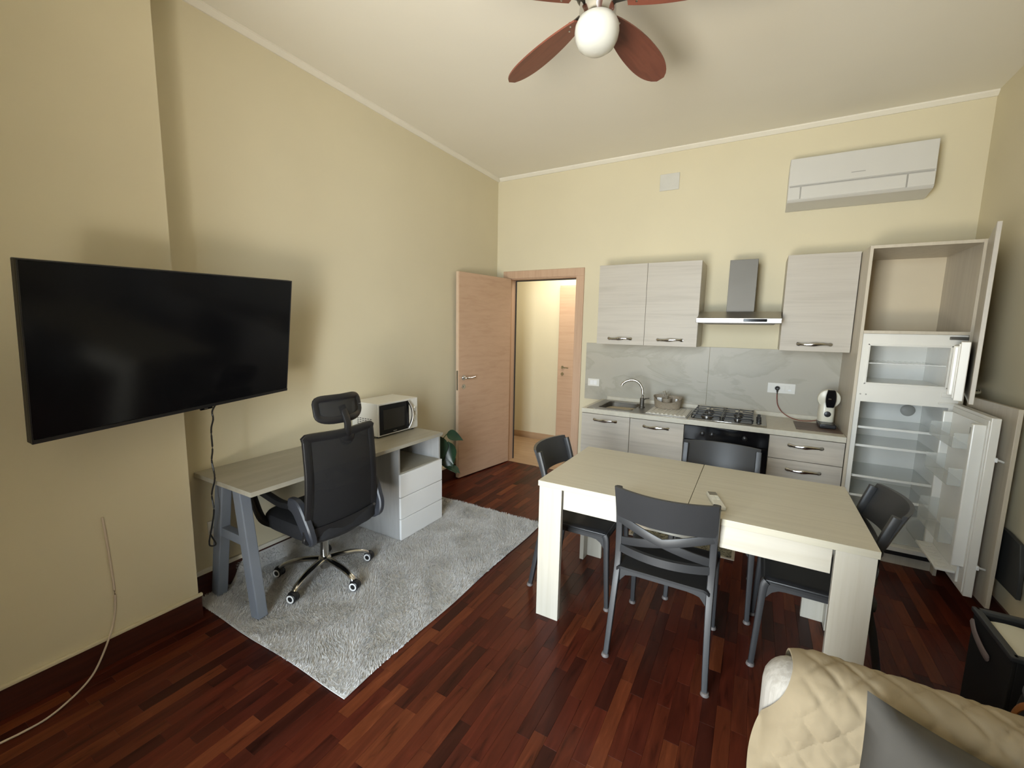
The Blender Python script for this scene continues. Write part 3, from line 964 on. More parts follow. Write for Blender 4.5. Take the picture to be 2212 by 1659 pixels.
# printed mat on the floor before the kitchen
km = thing('kitchen_mat', 'small patterned kitchen mat with beige border on the floor by the oven', 'mat', (2.27, -.86, 0))
MB().box(1.90, 2.638, -1.10, -.66, .0005, .006, .001).build('border', M_matedge, km)
MB().box(1.92, 2.618, -1.08, -.68, .006, .0066).build('print', M_matprint, km)

# ------------------------------------------------------------------ dining table
tb = thing('dining_table', 'bleached oak extending dining table with a centre seam', 'table', (2.415, -1.91, 0))
TX0, TX1, TY0, TY1, TZ = 1.702, 3.120, -2.308, -1.522, .770
xm = 2.436
MB().box(TX0, xm - .0012, TY0, TY1, TZ - .030, TZ, .002).build('tabletop', M_tab_x, tb)
MB().box(xm + .0012, TX1, TY0, TY1, TZ - .030, TZ, .002).build('tabletop', M_tab_x, tb)
lw, lt = .128, .028
for sx in (0, 1):
    for sy in (0, 1):
        xa = TX0 + .006 if sx == 0 else TX1 - .006
        ya = TY0 + .006 if sy == 0 else TY1 - .006
        dx = 1 if sx == 0 else -1
        dy = 1 if sy == 0 else -1
        m_ = MB()
        m_.box(min(xa, xa + dx * lw), max(xa, xa + dx * lw), min(ya, ya + dy * lt), max(ya, ya + dy * lt), 0, TZ - .031, .0015)
        m_.box(min(xa, xa + dx * lt), max(xa, xa + dx * lt), min(ya + dy * (lt + .0003), ya + dy * (lt + .075)), max(ya + dy * (lt + .0003), ya + dy * (lt + .075)), 0, TZ - .031, .0015)
        m_.build('leg', M_tab_z, tb)
MB().box(TX0 + .143, TX1 - .143, TY0 + .012, TY0 + .032, TZ - .135, TZ - .031, .001).build('apron', M_tabw_x, tb)
MB().box(TX0 + .14, TX1 - .14, TY1 - .032, TY1 - .012, TZ - .135, TZ - .031, .001).build('apron', M_tabw_x, tb)
MB().box(TX0 + .012, TX0 + .032, TY0 + .11, TY1 - .11, TZ - .135, TZ - .031, .001).build('apron', M_tabw_x, tb)
MB().box(TX1 - .032, TX1 - .012, TY0 + .11, TY1 - .11, TZ - .135, TZ - .031, .001).build('apron', M_tabw_x, tb)

rm = thing('remote_control', 'pale slim remote control on the dining table', 'remote control', (2.545, -2.125, TZ), math.radians(17))
rw = WM[rm.name]


def rbx(mb, a0, a1, b0, b1, z0, z1, bev):
    mb.obox(rw @ Matrix.Translation(((a0 + a1) / 2, (b0 + b1) / 2, (z0 + z1) / 2)), a1 - a0, b1 - b0, z1 - z0, bev, 3)
    return mb


rbx(MB(), -.023, .023, -.095, .095, .0005, .019, .005).build('shell', M_remote, rm)
rbx(MB(), -.018, .018, .045, .088, .0188, .0198, .0004).build('display', M_lcd, rm)
for r_ in range(3):
    for c_ in range(2):
        rbx(MB(), -.017 + c_ * .018, -.001 + c_ * .018, .026 - r_ * .019, .040 - r_ * .019, .0188, .0212, .001).build('button', M_keypad, rm)


# ------------------------------------------------------------------ dining chairs
def build_chair(label):
    t = thing('dining_chair', label, 'chair', (0, 0, 0), group='anthracite chairs around the dining table')
    ht = .858
    # uprights with rear legs
    for sx in (-1, 1):
        pts = smoothpath([(sx * .222, -.243, .0), (sx * .219, -.237, .03), (sx * .209, -.192, .30), (sx * .206, -.160, .44), (sx * .206, -.154, .55), (sx * .206, -.168, .695), (sx * .207, -.212, .845)], 4)
        n = len(pts)
        rr = [.0155 if i < 2 else .0115 + .0045 * min(1, i / n * 2.2) for i in range(n)]
        lg = MB().tube(pts, rr, 10, 1.0, (0, 1, 0), True).build('leg', M_anth, t)
        MB().lathe([(.017, 0), (.019, .004), (.016, .016), (.012, .018)], (sx * .222, -.243, .0002), seg=14).build('foot_cap', M_rubber, lg)
        pts = smoothpath([(sx * .212, .238, .0), (sx * .211, .236, .03), (sx * .207, .222, .30), (sx * .205, .216, .41), (sx * .203, .205, .436)], 3)
        n = len(pts)
        rr = [.0155 if i < 2 else .0105 + .009 * min(1, i / n) for i in range(n)]
        lg = MB().tube(pts, rr, 10, 1.0, (0, 1, 0), True).build('leg', M_anth, t)
        MB().lathe([(.017, 0), (.019, .004), (.016, .016), (.012, .018)], (sx * .212, .238, .0002), seg=14).build('foot_cap', M_rubber, lg)

    # seat shell, slightly dished
    def seatf(u, v):
        x_ = (u * 2 - 1); y_ = (v * 2 - 1)
        ex = .212 * math.copysign(1 - (1 - abs(x_)) ** 1.15, x_)
        ey = .225 * math.copysign(1 - (1 - abs(y_)) ** 1.15, y_)
        k = 1 - .045 * (x_ * y_) ** 8
        z_ = .452 - .013 * (1 - x_ ** 2) * (1 - y_ ** 2) - .018 * max(abs(x_) - .86, 0) / .14 - .020 * max(y_ - .8, 0) / .2
        return Vector((ex * k, ey * k - .0, z_))
    MB().grid(lambda u, v: seatf(u, v) + Vector((0, .028 - .026 * v, 0)), 22, 22, lambda u, v: Vector((0, 0, -.012))).build('seat', M_seat, t)
    # rail under the seat with arched corner brackets
    m_ = MB()
    for sx in (-1, 1):
        poly = []
        N = 14
        for i in range(N + 1):
            a = i / N
            yy = -.155 + a * .365
            e = max(0, abs(a - .5) * 2 - .72) / .28
            poly.append((yy, .405 - .065 * e ** 2))
        poly += [(.21, .443), (-.155, .443)]
        m_.prism(poly, X, sx * .200 - .009, sx * .200 + .009, .003)
    for yy in (-.162, .208):
        poly = []
        for i in range(N + 1):
            a = i / N
            xx = -.195 + a * .39
            e = max(0, abs(a - .5) * 2 - .78) / .22
            poly.append((xx, .408 - .055 * e ** 2))
        poly += [(.195, .441), (-.195, .441)]
        m_.prism(poly, Y, yy - .008, yy + .008, .003)
    m_.build('seat_rail', M_anth, t)

    # curved back slats: bulge away from the sitter (towards -y)
    def bow(s_, z_):       # s_ in -1..1
        yb = -.155 - .9 * max(0, z_ - .56) ** 1.35 * .32 - max(0, z_ - .66) * .16
        return Vector((s_ * .203, yb - .052 * (1 - s_ * s_), z_))

    def slat(z0, z1, th=.013, nu=20, nv=4, ext=1., sag=0., w=None):
        def fn(u, v):
            s_ = (u * 2 - 1)
            zc = z0 + (z1 - z0) * v
            zc -= sag * (1 - s_ * s_)
            p = bow(s_ * ext, zc)
            return p + Vector((0, -th / 2, 0))
        return MB().grid(fn, nu, nv, lambda u, v: Vector((0, th, 0)))
    slat(.695, ht, .016, ext=1.075).build('backrest', M_anth, t)
    slat(.512, .550, .022).build('lower_rail', M_anth, t)
    m_ = MB()
    for sg in (-1, 1):
        pts = []
        for i in range(17):
            s_ = i / 16 * 2 - 1
            zz_ = .625 + sg * s_ * .060
            pts.append(bow(s_, zz_))
        m_.tube(pts, [.020] * 17, 8, .28, (0, 1, 0), True)
    m_.build('cross_brace', M_anth, t)
    MB().box(-.006, .006, -.05, -.035, .385, .425, .002).build('seat_stub', M_anth, t)
    return t


chair = build_chair('anthracite plastic dining chair with crossed back, its back turned towards the camera')
chair.location = (2.358, -2.165, 0)
for lab, loc, rz in (
        ('anthracite dining chair behind the table, in front of the black oven', (2.513, -1.548, 0), PI + .01),
        ('anthracite dining chair at the table end nearest the doorway', (1.800, -1.862, 0), -PI / 2),
        ('anthracite dining chair at the table end nearest the open fridge', (2.987, -1.895, 0), PI / 2)):
    c = copy_tree(chair)
    c.location = loc
    c.rotation_euler = (0, 0, rz)
    c['label'] = lab

# ------------------------------------------------------------------ rug
RX1, RY0, RY1 = 1.262, -3.218, -1.300


def rug_point(u, v):
    y_ = RY0 + (RY1 - RY0) * v
    L_ = RX1 - .02
    s_ = u * (L_ + .115)
    # beyond the flat part the rug climbs the skirting between y=-3.0 and -2.1
    x_ = RX1 - s_
    z_ = .004
    if x_ < .05:
        e = .05 - x_
        k = max(0, min(1, (y_ + 3.02) / .06)) * max(0, min(1, (-1.9 - y_) / .3))
        ang_ = min(e / .035, PI / 2)
        xx = .05 - .035 * math.sin(ang_)
        zz = .004 + .035 * (1 - math.cos(ang_)) + max(0, e - .035 * PI / 2)
        xf = max(.05 - e, .018)
        x_ = xf * (1 - k) + xx * k
        z_ = .004 * (1 - k) + zz * k
    x_ += .006 * math.sin(y_ * 7.) * (u < .1)
    return Vector((x_, y_ + .004 * math.sin(x_ * 9), z_))


rg = thing('rug', 'light grey shaggy rug under the desk and office chair', 'rug', (.63, -2.26, 0))
MB().grid(rug_point, 60, 70, lambda u, v: Vector((0, 0, .004)) if u < .93 else Vector((.004, 0, .0))).build('backing', M_rug, rg)
NB = 95000
rs = np.random.RandomState(3)
uv = rs.rand(NB, 2)
ys = RY0 + (RY1 - RY0) * uv[:, 1]
ss = uv[:, 0] * (RX1 + .085)
xs = RX1 - ss
zs = np.full(NB, .006)
nrm = np.tile(np.array([0., 0., 1.]), (NB, 1))
kk = np.clip((ys + 3.02) / .06, 0, 1) * np.clip((-1.9 - ys) / .3, 0, 1)
e = np.clip(.05 - xs, 0, None)
up = (e > 0) & (kk > .5)
flatbad = (e > .035) & (kk <= .5)
angs = np.minimum(e / .035, PI / 2)
xs = np.where(up, .05 - .035 * np.sin(angs), xs)
zs = np.where(up, .006 + .035 * (1 - np.cos(angs)) + np.clip(e - .035 * PI / 2, 0, None), zs)
nrm[up] = np.stack([np.sin(angs), np.zeros(NB), np.cos(angs)], 1)[up]
keep = ~flatbad & ~((xs > .03) & (xs < .505) & (ys > -2.11) & (ys < -1.645))
ph = np.sin(xs * 9 + 2 * np.sin(ys * 5)) * np.cos(ys * 8 + 1.7 * np.sin(xs * 6))
hgt = .011 + .006 * rs.rand(NB) + .002 * ph
lean = np.stack([np.cos(ph * 3 + rs.rand(NB) * 2.2), np.sin(ph * 3 + rs.rand(NB) * 2.2), np.zeros(NB)], 1) * (.006 + .008 * rs.rand(NB))[:, None]
bs_ = np.stack([xs, ys, zs], 1)[keep]
tip = bs_ + nrm[keep] * hgt[keep][:, None] + lean[keep]
th_ = rs.rand(len(bs_)) * 2 * PI
wv = np.stack([np.cos(th_), np.sin(th_), np.zeros(len(bs_))], 1) * .0026
n_ = len(bs_)
vv = np.empty((n_ * 3, 3)); vv[0::3] = bs_ - wv; vv[1::3] = bs_ + wv; vv[2::3] = tip
vv -= np.array(rg.location)
me = bpy.data.meshes.new('pile')
me.vertices.add(n_ * 3); me.vertices.foreach_set('co', vv.astype(np.float32).ravel())
me.loops.add(n_ * 3); me.loops.foreach_set('vertex_index', np.arange(n_ * 3, dtype=np.int32))
me.polygons.add(n_); me.polygons.foreach_set('loop_start', np.arange(0, n_ * 3, 3, dtype=np.int32))
me.update(calc_edges=True); me.materials.append(M_rug)
o = bpy.data.objects.new('pile', me); COL.objects.link(o); o.parent = rg; o['kind'] = 'stuff'

# ------------------------------------------------------------------ desk
dk = thing('desk', 'long grey wood desk with a blue-grey trestle and white drawers', 'desk', (.28, -2.42, 0))
DZ = .742
MB().box(.006, .556, -3.168, -1.678, DZ - .025, DZ, .0015).build('desktop', M_desk, dk)


def bar(p0, p1, w, d, bev=.004):
    p0 = Vector(p0); p1 = Vector(p1); dd = p1 - p0
    z_ = dd.normalized(); x_ = Vector((1, 0, 0)); x_ = (x_ - z_ * x_.dot(z_)).normalized(); y_ = z_.cross(x_)
    m = Matrix((x_, y_, z_)).transposed().to_4x4(); m.translation = (p0 + p1) / 2
    return m, w, d, dd.length, bev


ty = -3.105
MB().obox(*bar((.455, ty, .010), (.345, ty, DZ - .026), .072, .055, .006)).build('trestle_leg', M_trestle, dk)
MB().obox(*bar((.055, ty, .010), (.185, ty, DZ - .026), .072, .055, .006)).build('trestle_leg', M_trestle, dk)
MB().box(.09, .385, ty - .022, ty + .022, .395, .445, .003).build('crossbar', M_trestle, dk)
DY0, DY1 = -2.112, -1.645
cz = .010
MB().box(.03, .500, DY0, DY0 + .018, cz, DZ - .0255, .001).build('side_panel', M_deskz, dk)
MB().box(.03, .500, DY1 - .018, DY1, cz, DZ - .0255, .001).build('side_panel', M_deskz, dk)
MB().box(.03, .045, DY0 + .018, DY1 - .018, cz, DZ - .0255, .001).build('back_panel', M_deskz, dk)
MB().box(.045, .498, DY0 + .018, DY1 - .018, .500, .516, .001).build('shelf', M_desk, dk)
for z0_, z1_ in ((.016, .172), (.176, .335), (.339, .510)):
    MB().box(.501, .519, DY0 + .001, DY1 - .001, z0_, z1_, .002).build('drawer', M_white, dk)

# microwave
mw = thing('microwave', 'white microwave oven with black door on the desk', 'microwave', (.17, -1.89, DZ))
mx0, mx1, my0, my1, mz0, mz1 = .028, .305, -2.108, -1.690, DZ + .014, DZ + .258
MB().box(mx0, mx1 - .012, my0, my1, mz0, mz1, .004).build('body', M_whitep, mw)
MB().box(mx1 - .0115, mx1, my0, my1, mz0, mz1, .004).build('front_frame', M_whitep, mw)
MB().box(mx1, mx1 + .006, my0 + .010, my1 - .105, mz0 + .010, mz1 - .012, .003).build('door', M_blackgl, mw)
MB().box(mx1 + .006, mx1 + .007, my0 + .045, my1 - .155, mz0 + .045, mz1 - .050, .0).build('door_window', M_dark, mw)
MB().box(mx1 + .0065, mx1 + .0072, -1.965, -1.93, mz0 + .020, mz0 + .024).build('logo', M_grey, mw)
pts = []
for i in range(13):
    t = i / 12 * 2 - 1
    pts.append((mx1 + .010 + .022 * (1 - t * t), my1 - .098 + .026 * (1 - t * t) - .020, (mz0 + mz1) / 2 + t * .108))
MB().tube(pts, .010, 10, .6, (0, 1, 0)).build('handle', M_steel, mw)
for kz in (mz0 + .155, mz0 + .082):
    k_ = MB().lathe([(.022, 0), (.021, .008), (.017, .014), (0, .014)], (mx1, my1 - .040, kz), (1, 0, 0), 20).build('knob', M_whitep, mw)
    MB().box(mx1 + .013, mx1 + .017, my1 - .043, my1 - .037, kz - .016, kz + .016, .001).build('knob_grip', M_grey, k_)
m_ = MB()
for r_ in range(5):
    for c_ in range(6):
        m_.box(mx1 - .085 - c_ * .027, mx1 - .068 - c_ * .027, my0 - .0012, my0 + .001, mz0 + .065 + r_ * .014, mz0 + .070 + r_ * .014)
m_.build('vent_slots', M_dark, mw)
for fx in (.06, .27):
    for fy in (-2.08, -1.72):
        MB().cyl((fx, fy, DZ + .0003), (fx, fy, DZ + .016), .012, seg=12).build('foot', M_black, mw)

# ------------------------------------------------------------------ office chair
oc = thing('office_chair', 'black mesh office chair with headrest and chrome star base', 'chair', (.43, -2.68, .015))
OX, OY = .43, -2.68
zb = .018
for k in range(5):
    a = math.radians(-2 + 72 * k)
    ca, sa = math.cos(a), math.sin(a)
    pts = [(OX + ca * r_, OY + sa * r_, z_) for r_, z_ in ((.02, .128), (.08, .128), (.15, .122), (.21, .108), (.255, .088), (.275, .070))]
    MB().tube(smoothpath(pts, 3), [.0245 - .009 * i / 15 for i in range(16)], 10, .72).build('base_leg', M_chrome, oc)
    wx, wy = OX + ca * .278, OY + sa * .278
    cs = MB().cyl((wx, wy, .052), (wx, wy, .075), .006, seg=8)
    ax = Vector((.28, -.96, 0)).normalized()
    c_ = Vector((wx, wy, zb + .029))
    cs.lathe([(0, -.014), (.027, -.014), (.031, -.007), (.031, .007), (.027, .014), (0, .014)], c_ + Vector((.0, 0, .006)), (0.28, -.96, .0), 18)
    cst = cs.build('caster', M_black, oc)
    for sg in (-1, 1):
        wc = c_ + ax * (.016 * sg)
        MB().lathe([(0, -.006), (.026, -.006), (.0285, -.002), (.0285, .004), (.024, .007), (0, .007)], wc, (ax.x * sg, ax.y * sg, 0), 20).build('wheel', M_black, cst)
        MB().lathe([(.015, .0), (.0235, .0), (.0235, .0016), (.015, .0016), (.015, 0)], wc + ax * sg * .0066, (ax.x * sg, ax.y * sg, 0), 22).build('wheel_ring', M_white, cst)
MB().lathe([(.030, .075), (.036, .095), (.038, .140), (.028, .152)], (OX, OY, 0), seg=22).build('hub', M_chrome, oc)
MB().cyl((OX, OY, .12), (OX, OY, .30), .025, seg=20).cyl((OX, OY, .30), (OX, OY, .38), .018, seg=16).build('gas_column', M_chrome, oc)
MB().box(OX - .09, OX + .10, OY - .06, OY + .06, .365, .405, .008).build('mechanism', M_black, oc)


def super_cushion(cx, cy, hx, hy, z0_, z1_, px=.35, n=36, crown=.012):
    rg_ = []
    for s_, z_ in ((.80, z0_), (.95, z0_ + .006), (1.0, z0_ + .022), (1.0, z1_ - .022), (.96, z1_ - .006), (.86, z1_), (.5, z1_ + crown * .6), (.02, z1_ + crown)):
        rg_.append([(cx + hx * s_ * math.copysign(abs(math.cos(a)) ** px, math.cos(a)), cy + hy * s_ * math.copysign(abs(math.sin(a)) ** px, math.sin(a)), z_) for a in [2 * PI * (i + .5) / n for i in range(n)]])
    return MB().rings(rg_)


super_cushion(OX + .015, OY - .02, .255, .240, .385, .480, .4).build('seat', M_blackfab, oc)

# backrest frame: closed loop, bowed
BY = -2.725


def bk_pt(s_, z_):         # s_ -1 near side .. 1 far side
    lean_ = .655 + (z_ - .42) * .02 + .02 * math.sin((z_ - .42) / .55 * PI)
    hw = .224 - .012 * (z_ - .42) / .55
    return Vector((lean_ + .030 * (1 - s_ * s_) * 1., BY + s_ * hw, z_))


loop = [(-1, .52), (-.985, .62), (-.975, .76), (-.985, .90), (-.985, .962), (-.94, .978), (0, .974), (.94, .978), (.985, .962), (.985, .90), (.975, .76), (.985, .62), (1, .52), (.99, .45), (.92, .418), (0, .405), (-.92, .418), (-.99, .45), (-1, .52)]
pth = smoothpath([bk_pt(a, b_) for a, b_ in loop], 5)
MB().tube(pth, .0235, 10, .52, (1, 0, 0), True).build('back_frame', M_black, oc)
MB().grid(lambda u, v: bk_pt(-.95 + 1.9 * u, .425 + .535 * v), 20, 24, lambda u, v: Vector((.003, 0, 0))).build('back_mesh', M_mesh, oc)
MB().grid(lambda u, v: bk_pt(-.96 + 1.92 * u, .425 + .24 * v) + Vector((-.03, 0, 0)), 16, 6, lambda u, v: Vector((.020, 0, 0))).build('lumbar_pad', M_blackfab, oc)
MB().grid(lambda u, v: bk_pt(-.96 + 1.92 * u, .690 + .035 * v + .02 * u) + Vector((-.012, 0, 0)), 16, 2, lambda u, v: Vector((.010, 0, 0))).build('back_bar', M_black, oc)
MB().grid(lambda u, v: bk_pt(-.94 + 1.88 * u, .43 + .055 * v) + Vector((.006, 0, 0)), 16, 2, lambda u, v: Vector((.008, 0, 0))).build('back_yoke', M_black, oc)
MB().tube(smoothpath([(.50, OY, .385), (.62, OY, .385), (.675, OY, .41), (.69, OY, .47)], 5), [.03] * 16, 10, .45, (1, 0, 0), True).build('back_bracket', M_black, oc)
# headrest
HYc = -2.700
hs = MB().tube(smoothpath([(.690, HYc, .93), (.700, HYc, .985), (.695, HYc + .004, 1.03), (.672, HYc + .004, 1.08), (.655, HYc, 1.12)], 4), [.020] * 17, 10, .5, (1, 0, 0), True)
hs.lathe([(.0, 0), (.045, .0), (.05, .010), (.04, .018), (0, .02)], (.684, HYc, .945), (1, 0, 0), 22)
hs.build('headrest_stem', M_black, oc)


def hr_pt(s_, t_):
    z_ = 1.105 + t_ * .072 + .012 * abs(s_) ** 3 * (1 if t_ > 0 else .2)
    return Vector((.660 - .055 * s_ * s_ - .018 * t_ + .010 * math.cos(t_ * 2), HYc + s_ * .155, z_))


lp_ = []
for i in range(33):
    a = 2 * PI * i / 32
    lp_.append(hr_pt(math.copysign(abs(math.cos(a)) ** .5, math.cos(a)) * .90, math.copysign(abs(math.sin(a)) ** .5, math.sin(a)) * .82))
MB().tube(lp_, .0215, 10, .55, (1, 0, 0)).build('headrest_frame', M_black, oc)
MB().grid(lambda u, v: hr_pt(-.88 + 1.76 * u, -.8 + 1.6 * v), 14, 8, lambda u, v: Vector((.003, 0, 0))).build('headrest_mesh', M_mesh, oc)
# armrests
for sy, yy in ((-1, -2.945), (1, -2.462)):
    m_ = MB()
    o_ = sy * .012
    m_.tube(smoothpath([(.30, yy - sy * .03, .415), (.245, yy, .445), (.205, yy + o_, .53), (.172, yy + o_, .615), (.20, yy + o_, .632), (.30, yy + o_, .618), (.45, yy + o_, .592), (.555, yy + o_, .600)], 5), [.019] * 36, 10, 1., (0, 1, 0), True)
    am = m_.build('armrest', M_black, oc)
    MB().tube(smoothpath([(.545, yy + o_, .612), (.605, yy + o_, .600), (.645, yy + o_ * .6, .53), (.672, yy, .46), (.655, yy - sy * .02, .415), (.52, yy - sy * .06, .398)], 5), [.034, .036, .038, .040, .042, .043, .043, .042, .042, .041, .041, .040, .040, .040, .039, .038, .038, .037, .036, .035, .034, .032, .029, .026, .023, .020], 10, .55, (0, 1, 0), True).build('strut', M_greyst, am)
for sy in (-1, 1):
    MB().lathe([(.009, 0), (.008, .004), (0, .005)], bk_pt(sy * 1.0, .475) + Vector((.014, 0, 0)), (1, 0, 0), 12).build('bolt', M_steel, oc)

# ------------------------------------------------------------------ television on its arm
tvp = (0.417, -3.310, 1.469, 0.203, 0.160, 0.042)
wv_, hv_ = 1.11, 1.11 * .575
yaw, tilt, roll = tvp[3:]
u_ = Vector((-math.sin(yaw), math.cos(yaw), 0)); n_v = Vector((math.cos(yaw), math.sin(yaw), 0))
up_ = Vector((0, 0, 1)) * math.cos(tilt) + n_v * math.sin(tilt)
u2 = u_ * math.cos(roll) + up_ * math.sin(roll)
up2 = -u_ * math.sin(roll) + up_ * math.cos(roll)
nn = u2.cross(up2)
tm = Matrix((u2, up2, nn)).transposed().to_4x4(); tm.translation = Vector(tvp[:3])
tv = thing('television', 'large black flat television on a wall arm, switched off', 'television', None, mat=tm)


def tbx(mb, a0, a1, b0, b1, c0, c1, bev=.002):
    mb.obox(tm @ Matrix.Translation(((a0 + a1) / 2, (b0 + b1) / 2, (c0 + c1) / 2)), a1 - a0, b1 - b0, c1 - c0, bev)
    return mb


tbx(MB(), -wv_ / 2, wv_ / 2, -hv_ / 2, hv_ / 2, -.030, -.003, .004).build('housing', M_black, tv)
tbx(MB(), -wv_ / 2 + .006, wv_ / 2 - .006, -hv_ / 2 + .016, hv_ / 2 - .006, -.003, .0005, .0005).build('screen', M_screen, tv)
m_ = MB()
tbx(m_, -wv_ / 2, wv_ / 2, -hv_ / 2, -hv_ / 2 + .015, -.004, .004, .001)
tbx(m_, -wv_ / 2, -wv_ / 2 + .005, -hv_ / 2 + .015, hv_ / 2, -.004, .002, .001)
tbx(m_, wv_ / 2 - .005, wv_ / 2, -hv_ / 2 + .015, hv_ / 2, -.004, .002, .001)
tbx(m_, -wv_ / 2, wv_ / 2, hv_ / 2 - .005, hv_ / 2, -.004, .002, .001)
m_.build('bezel', M_black, tv)
tbx(MB(), -.26, .26, -.27, .06, -.062, -.030, .006).build('back_box', M_black, tv)
tbx(MB(), .04, .10, -hv_ / 2 - .010, -hv_ / 2 + .004, -.006, .003, .002).build('sensor', M_blackgl, tv)
tbx(MB(), .058, .075, -hv_ / 2 - .005, -hv_ / 2 - .002, .003, .0035, 0).build('logo', M_steel, tv)
m_ = MB()
tbx(m_, -.12, .12, -.12, .12, -.074, -.062, .002)
m_.build('mount_plate', M_blackmet, tv)
ma = tm @ Vector((0, 0, -.074)); mbp = Vector((.215, -3.42, 1.47))
m_ = MB().tube([ma, (ma + mbp) / 2 + Vector((0, .10, 0)), mbp], .016, 8, 1.4)
m_.box(.1855, .212, -3.52, -3.34, 1.36, 1.58, .002)
m_.build('wall_arm', M_blackmet, tv)

tvc = tag(MB().tube(smoothpath([tm @ Vector((.17, -.30, -.040)), (.306, -3.192, 1.13), (.312, -3.195, 1.087), (.275, -3.19, 1.026), (.278, -3.192, .925), (.262, -3.192, .861), (.275, -3.190, .77), (.222, -3.185, .67), (.232, -3.185, .586), (.200, -3.185, .49), (.170, -3.19, .395), (.180, -3.19, .372), (.215, -3.18, .388), (.10, -3.15, .40), (.03, -3.11, .40)], 6), .0042, 7).build('television_cable', M_black), 'thin black cable hanging from the television past the near end of the desk', 'cable')

ws = thing('wall_socket', 'white socket box low on the left wall beneath the desk', 'socket', (0.01, -3.06, .35))
MB().box(.0005, .014, -3.12, -3.00, .355, .435, .003).build('plate', M_whitep, ws)
for i in range(2):
    MB().lathe([(.012, 0), (.012, .003), (0, .003)], (.014, -3.085 + i * .05, .395), (1, 0, 0), 14).build('outlet', M_grey, ws)

tag(MB().tube(smoothpath([(.190, -3.612, .70), (.190, -3.607, .62), (.190, -3.60, .45), (.190, -3.598, .30), (.192, -3.612, .20), (.206, -3.635, .146), (.212, -3.66, .09), (.226, -3.70, .028), (.255, -3.745, .006), (.305, -3.81, .006), (.340, -3.88, .006), (.342, -3.95, .006), (.333, -4.02, .006), (.318, -4.2, .006)], 6), .0042, 7).build('antenna_cord', M_white_cord), 'cream cord running down the near wall onto the floor', 'cord')

# ------------------------------------------------------------------ plant behind the desk
pt = thing('potted_plant', 'dark green leafy plant standing between the desk and the door', 'plant', (.15, -1.46, 0.0215))
MB().lathe([(.085, 0), (.11, .20), (.115, .21), (.105, .21), (.10, .19), (0, .185)], (.15, -1.46, .0225), seg=26).build('pot', M_pot, pt)


def leaf(p, d, L, w, droop, face):
    p = Vector(p); d = Vector(d).normalized()
    side = d.cross(Vector(face)).normalized()
    nrm_ = side.cross(d)

    def fn(u, v):
        t = u
        ww = w * math.sin(PI * min(1, t * 1.0) ** .8) * (1 - .25 * t)
        s_ = (v * 2 - 1)
        c_ = p + d * (L * t) + Vector((0, 0, -droop * t * t))
        return c_ + side * (s_ * ww) + nrm_ * (abs(s_) * ww * .25)
    return MB().grid(fn, 10, 4, lambda u, v: nrm_ * .0012)


base = Vector((.16, -1.46, .21))
for (tx_, ty_, tz_), d, L, w, dr, fc_ in (
        ((.42, -1.46, .66), (.9, .05, .10), .17, .050, .05, (0, -1, .5)),
        ((.36, -1.48, .64), (.3, -.2, -.9), .22, .075, .0, (.5, -1, .2)),
        ((.44, -1.46, .60), (.25, .0, -.9), .20, .065, .0, (.3, -1, .1)),
        ((.40, -1.46, .50), (.35, .0, -.8), .17, .07, .0, (.6, -1, .2)),
        ((.34, -1.47, .42), (.9, 0, -.25), .21, .034, .03, (0, -.4, 1)),
        ((.46, -1.45, .39), (.9, 0, -.5), .11, .030, .0, (0, -.5, 1)),
        ((.20, -1.42, .52), (-.5, .3, -.6), .16, .06, .0, (-1, 0, .3)),
        ((.24, -1.38, .55), (.2, .8, -.6), .16, .06, .0, (0, 1, .5)),
        ((.20, -1.50, .48), (-.1, -.2, -.8), .16, .05, .0, (0, -1, .3))):
    t_ = Vector((tx_, ty_, tz_))
    lf_ = leaf(t_, d, L, w, dr, fc_).build('leaf', M_leaf, pt)
    MB().tube(smoothpath([base, (base + t_) / 2 + Vector((0, 0, .06)), t_], 5), .0035, 6).build('stem', M_stem, lf_)

# ------------------------------------------------------------------ ceiling fan
fan = thing('ceiling_fan', 'ceiling fan with five reddish wooden blades and a white globe', 'ceiling fan', (1.985, -2.465, 2.70))
FXc, FYc = 1.985, -2.465
MB().lathe([(.065, H - .001), (.065, H - .03), (.04, H - .06), (.015, H - .065)], (FXc, FYc, 0), seg=26).build('canopy', M_chrome, fan)
MB().cyl((FXc, FYc, 2.96), (FXc, FYc, H - .05), .013, seg=14).build('downrod', M_chrome, fan)
MB().lathe([(.02, 2.975), (.075, 2.965), (.088, 2.94), (.088, 2.905), (.075, 2.885), (.05, 2.878)], (FXc, FYc, 0), seg=32).build('motor', M_steeld, fan)
MB().lathe([(.072, 2.882), (.074, 2.845), (.068, 2.815), (.066, 2.808)], (FXc, FYc, 0), seg=32).build('lamp_holder', M_chrome, fan)
MB().lathe([(.060, 2.826), (.078, 2.812), (.088, 2.790), (.090, 2.768), (.085, 2.742), (.072, 2.718), (.05, 2.702), (.025, 2.694), (.0, 2.692)], (FXc, FYc, 0), seg=40).build('globe', M_globe, fan)
ZB = 2.868
